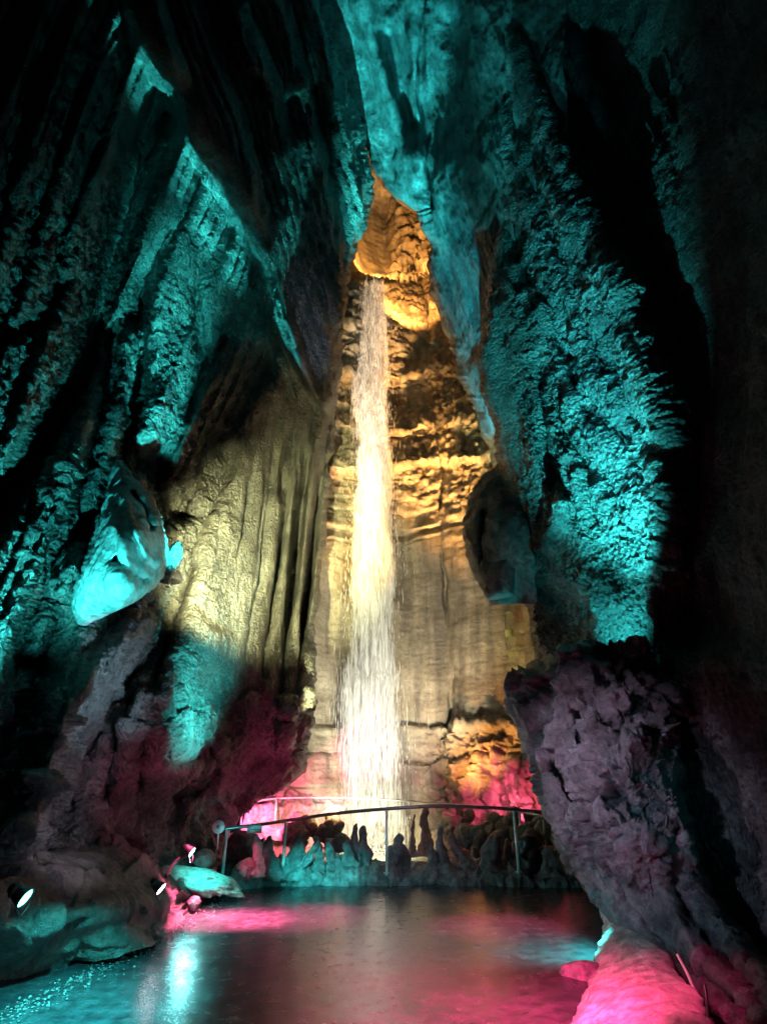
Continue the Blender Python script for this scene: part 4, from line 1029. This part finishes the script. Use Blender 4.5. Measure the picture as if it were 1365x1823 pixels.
# ================================================================== FLOODLIGHTS
def floodlight(px, py, Y, r, aim, color, strength, label, watts, angle=110, group='teal floodlights on the rock bank', emit_name='lens_glow', cone=True):
    c = P(px, py, Y); d = (Vector(aim) - c).normalized()
    root = tag(empty('floodlight', c), label, 'floodlight', group)
    bm = bmesh.new()
    prof = [(-2.1, .28), (-2.0, .5), (-1.5, .62), (-1.45, .8), (-1.2, .82), (-1.15, .7), (-.9, .8), (-.5, .9), (0, 1.0), (.05, 1.08), (.22, 1.08), (.22, .98), (.02, .94)]
    q = d.to_track_quat('Z', 'Y').to_matrix(); rings = []
    for (z, rr) in prof: rings.append([bm.verts.new(c + q @ Vector((rr * r * math.cos(2 * math.pi * k / 28), rr * r * math.sin(2 * math.pi * k / 28), z * r))) for k in range(28)])
    for i in range(len(rings) - 1):
        for k in range(28): bm.faces.new((rings[i][k], rings[i][(k + 1) % 28], rings[i + 1][(k + 1) % 28], rings[i + 1][k]))
    bm.faces.new(rings[0][::-1]); obj_bm('housing', bm, M_black, root)
    m = plain(emit_name, (.8, .9, .9), .2, emit=color, strength=strength)
    bm = bmesh.new(); tube(bm, [c + d * (-.02 * r), c + d * (.08 * r)], r * .92, 28); obj_bm('lens', bm, m, root)
    bm = bmesh.new(); side = q @ Vector((1, 0, 0)); dn = Vector((0, 0, -1))
    tube(bm, [c + side * r * 1.05, c + side * r * 1.15 + dn * r, c + dn * r * 1.7, c - side * r * 1.15 + dn * r, c - side * r * 1.05], r * .09, 8); obj_bm('bracket', bm, M_black, root)
    if watts:
        l = spot('floodlight_beam', c + d * r * .3, Vector(aim), color, watts, angle, .5, r * .5); l.parent = root; l.location = Vector(l.location) - c
    return root
floodlight(44, 1598, 4.7, .062, P(44, 1598, 4.7) + Vector((1, -.05, -.55)), (.18, 1.0, .95), 7, 'large teal floodlight low on the left rock bank', 9, 140)
floodlight(341, 1517, 8.8, .065, P(341, 1517, 8.8) + Vector((1, -.12, -.6)), (.25, 1.0, 1.0), 22, 'small teal floodlight raised on a pipe arm near the left rail end', 160, 140)
floodlight(286, 1582, 7.4, .065, P(286, 1582, 7.4) + Vector((1, -.12, -.7)), (.95, .85, .95), 26, 'floodlight with a pinkish white lens at the right end of the rock bank', 6, 120)
bm = bmesh.new(); tube(bm, smooth_pts([P(296, 1560, 8.2), P(312, 1535, 8.7), P(334, 1519, 8.9)]), .022, 8); o = obj_bm('pipe', bm, M_black); recenter(o)
tag(o, 'dark pipe arm holding up the small raised floodlight', 'pipe')
bm = bmesh.new(); tube(bm, smooth_pts([P(338, 1526, 8.75), P(339, 1536, 8.7), P(343, 1533, 8.7), P(344, 1522, 8.75)]), .007, 6); o = obj_bm('cable', bm, M_black); recenter(o)
tag(o, 'short loop of cable hanging under the small raised floodlight', 'cable')
# unlit shade of the lamp beside the drapery
root = tag(empty('lamp_shade', P(303, 1030, 7.9)), 'dark glossy dome lamp under the tip of the hanging boulder', 'lamp')
V, F = blob(3, (.17, .17, .16), 77, .03); V[:, 2] = np.where(V[:, 2] < -.04, -.04, V[:, 2])
o = obj_np('shade', V, F, plain('glossy_black', (.01, .01, .012), .15), root)
bm = bmesh.new(); tube(bm, [Vector((0, 0, -.04)), Vector((.01, 0, -.13))], .018, 8); me = obj_bm('stem', bm, M_black); me.parent = root
bm = bmesh.new(); tube(bm, [Vector((-.04, 0, -.12)), Vector((.06, 0, -.12))], .018, 8); me = obj_bm('knob', bm, M_black); me.parent = root

# ---- block-shaped stub below the outcrop
def stub_rock():
    V, F = blob(4, (.42, .40, .62), 91, .35, .35, freq=1.6)
    V[:, 2] = np.where(V[:, 2] < -.42, -.42 + (V[:, 2] + .42) * .1 + .10 * V[:, 0], V[:, 2])
    o = obj_np('rock_stub', V, F, M_roof); o.location = P(893, 1022, 10.1)
    return tag(o, 'dark angular stub of rock with a teal lit flat underside below the dark outcrop', 'rock')
stub_rock()
spot('wall_spot', P(900, 1120, 10.0), P(893, 1062, 10.1), CYAN, 22, 70, .8, .03)  # unseen spot added to light the stub's underside teal

# ---- coil of rope
rc = P(905, 1128, 15.2); sc = 15.2 / (CT - ((H0 / 2 - 1128) / FPX) * ST) / FPX
root = tag(empty('rope_coil', rc), 'yellow green coil of rope hanging on the fluted wall right of the fall', 'rope')
bm = bmesh.new()
for i in range(7):
    w = (3 + i * 1.1) * sc; a = [rc + Vector((math.sin(t) * w + (i - 3) * .5 * sc, -.02 * i, (18 + math.cos(t) * 20) * sc)) for t in np.linspace(0, 2 * math.pi, 24)]
    tube(bm, a, .42 * sc, 6, False)
obj_bm('upper_loops', bm, M_rope, root)
bm = bmesh.new()
for i in range(8):
    w = (2.5 + i * 1.3) * sc; a = [rc + Vector((math.sin(t) * w + (i - 3.5) * .8 * sc, -.02 * i, (-22 + math.cos(t) * (17 + i % 3 * 2)) * sc)) for t in np.linspace(0, 2 * math.pi, 24)]
    tube(bm, a, .42 * sc, 6, False)
obj_bm('lower_loops', bm, M_rope, root)
bm = bmesh.new()
for i in range(6): tube(bm, [rc + Vector((math.sin(t) * 6 * sc, -.06 + math.cos(t) * .12, (-6 + i * 2) * sc)) for t in np.linspace(0, 2 * math.pi, 20)], .9 * sc, 6, False)
obj_bm('binding', bm, M_rope, root)

# ---- pale conduit and cable at the lower right
bm = bmesh.new(); tube(bm, smooth_pts([P(1205, 1700, 5.4), P(1222, 1732, 5.2), P(1240, 1775, 5.0), P(1258, 1823, 4.7), P(1285, 1900, 4.3)]), .010, 8); o = obj_bm('conduit', bm, M_steel); recenter(o)
tag(o, 'thin shiny conduit running down between the pink mound and the pillar', 'conduit')
bm = bmesh.new(); tube(bm, smooth_pts([P(1253, 1752, 4.7), P(1259, 1800, 4.6), P(1262, 1900, 4.3)]), .010, 8); o = obj_bm('cable', bm, M_black); recenter(o)
tag(o, 'black cable hanging down beside the shiny conduit at the lower right', 'cable')
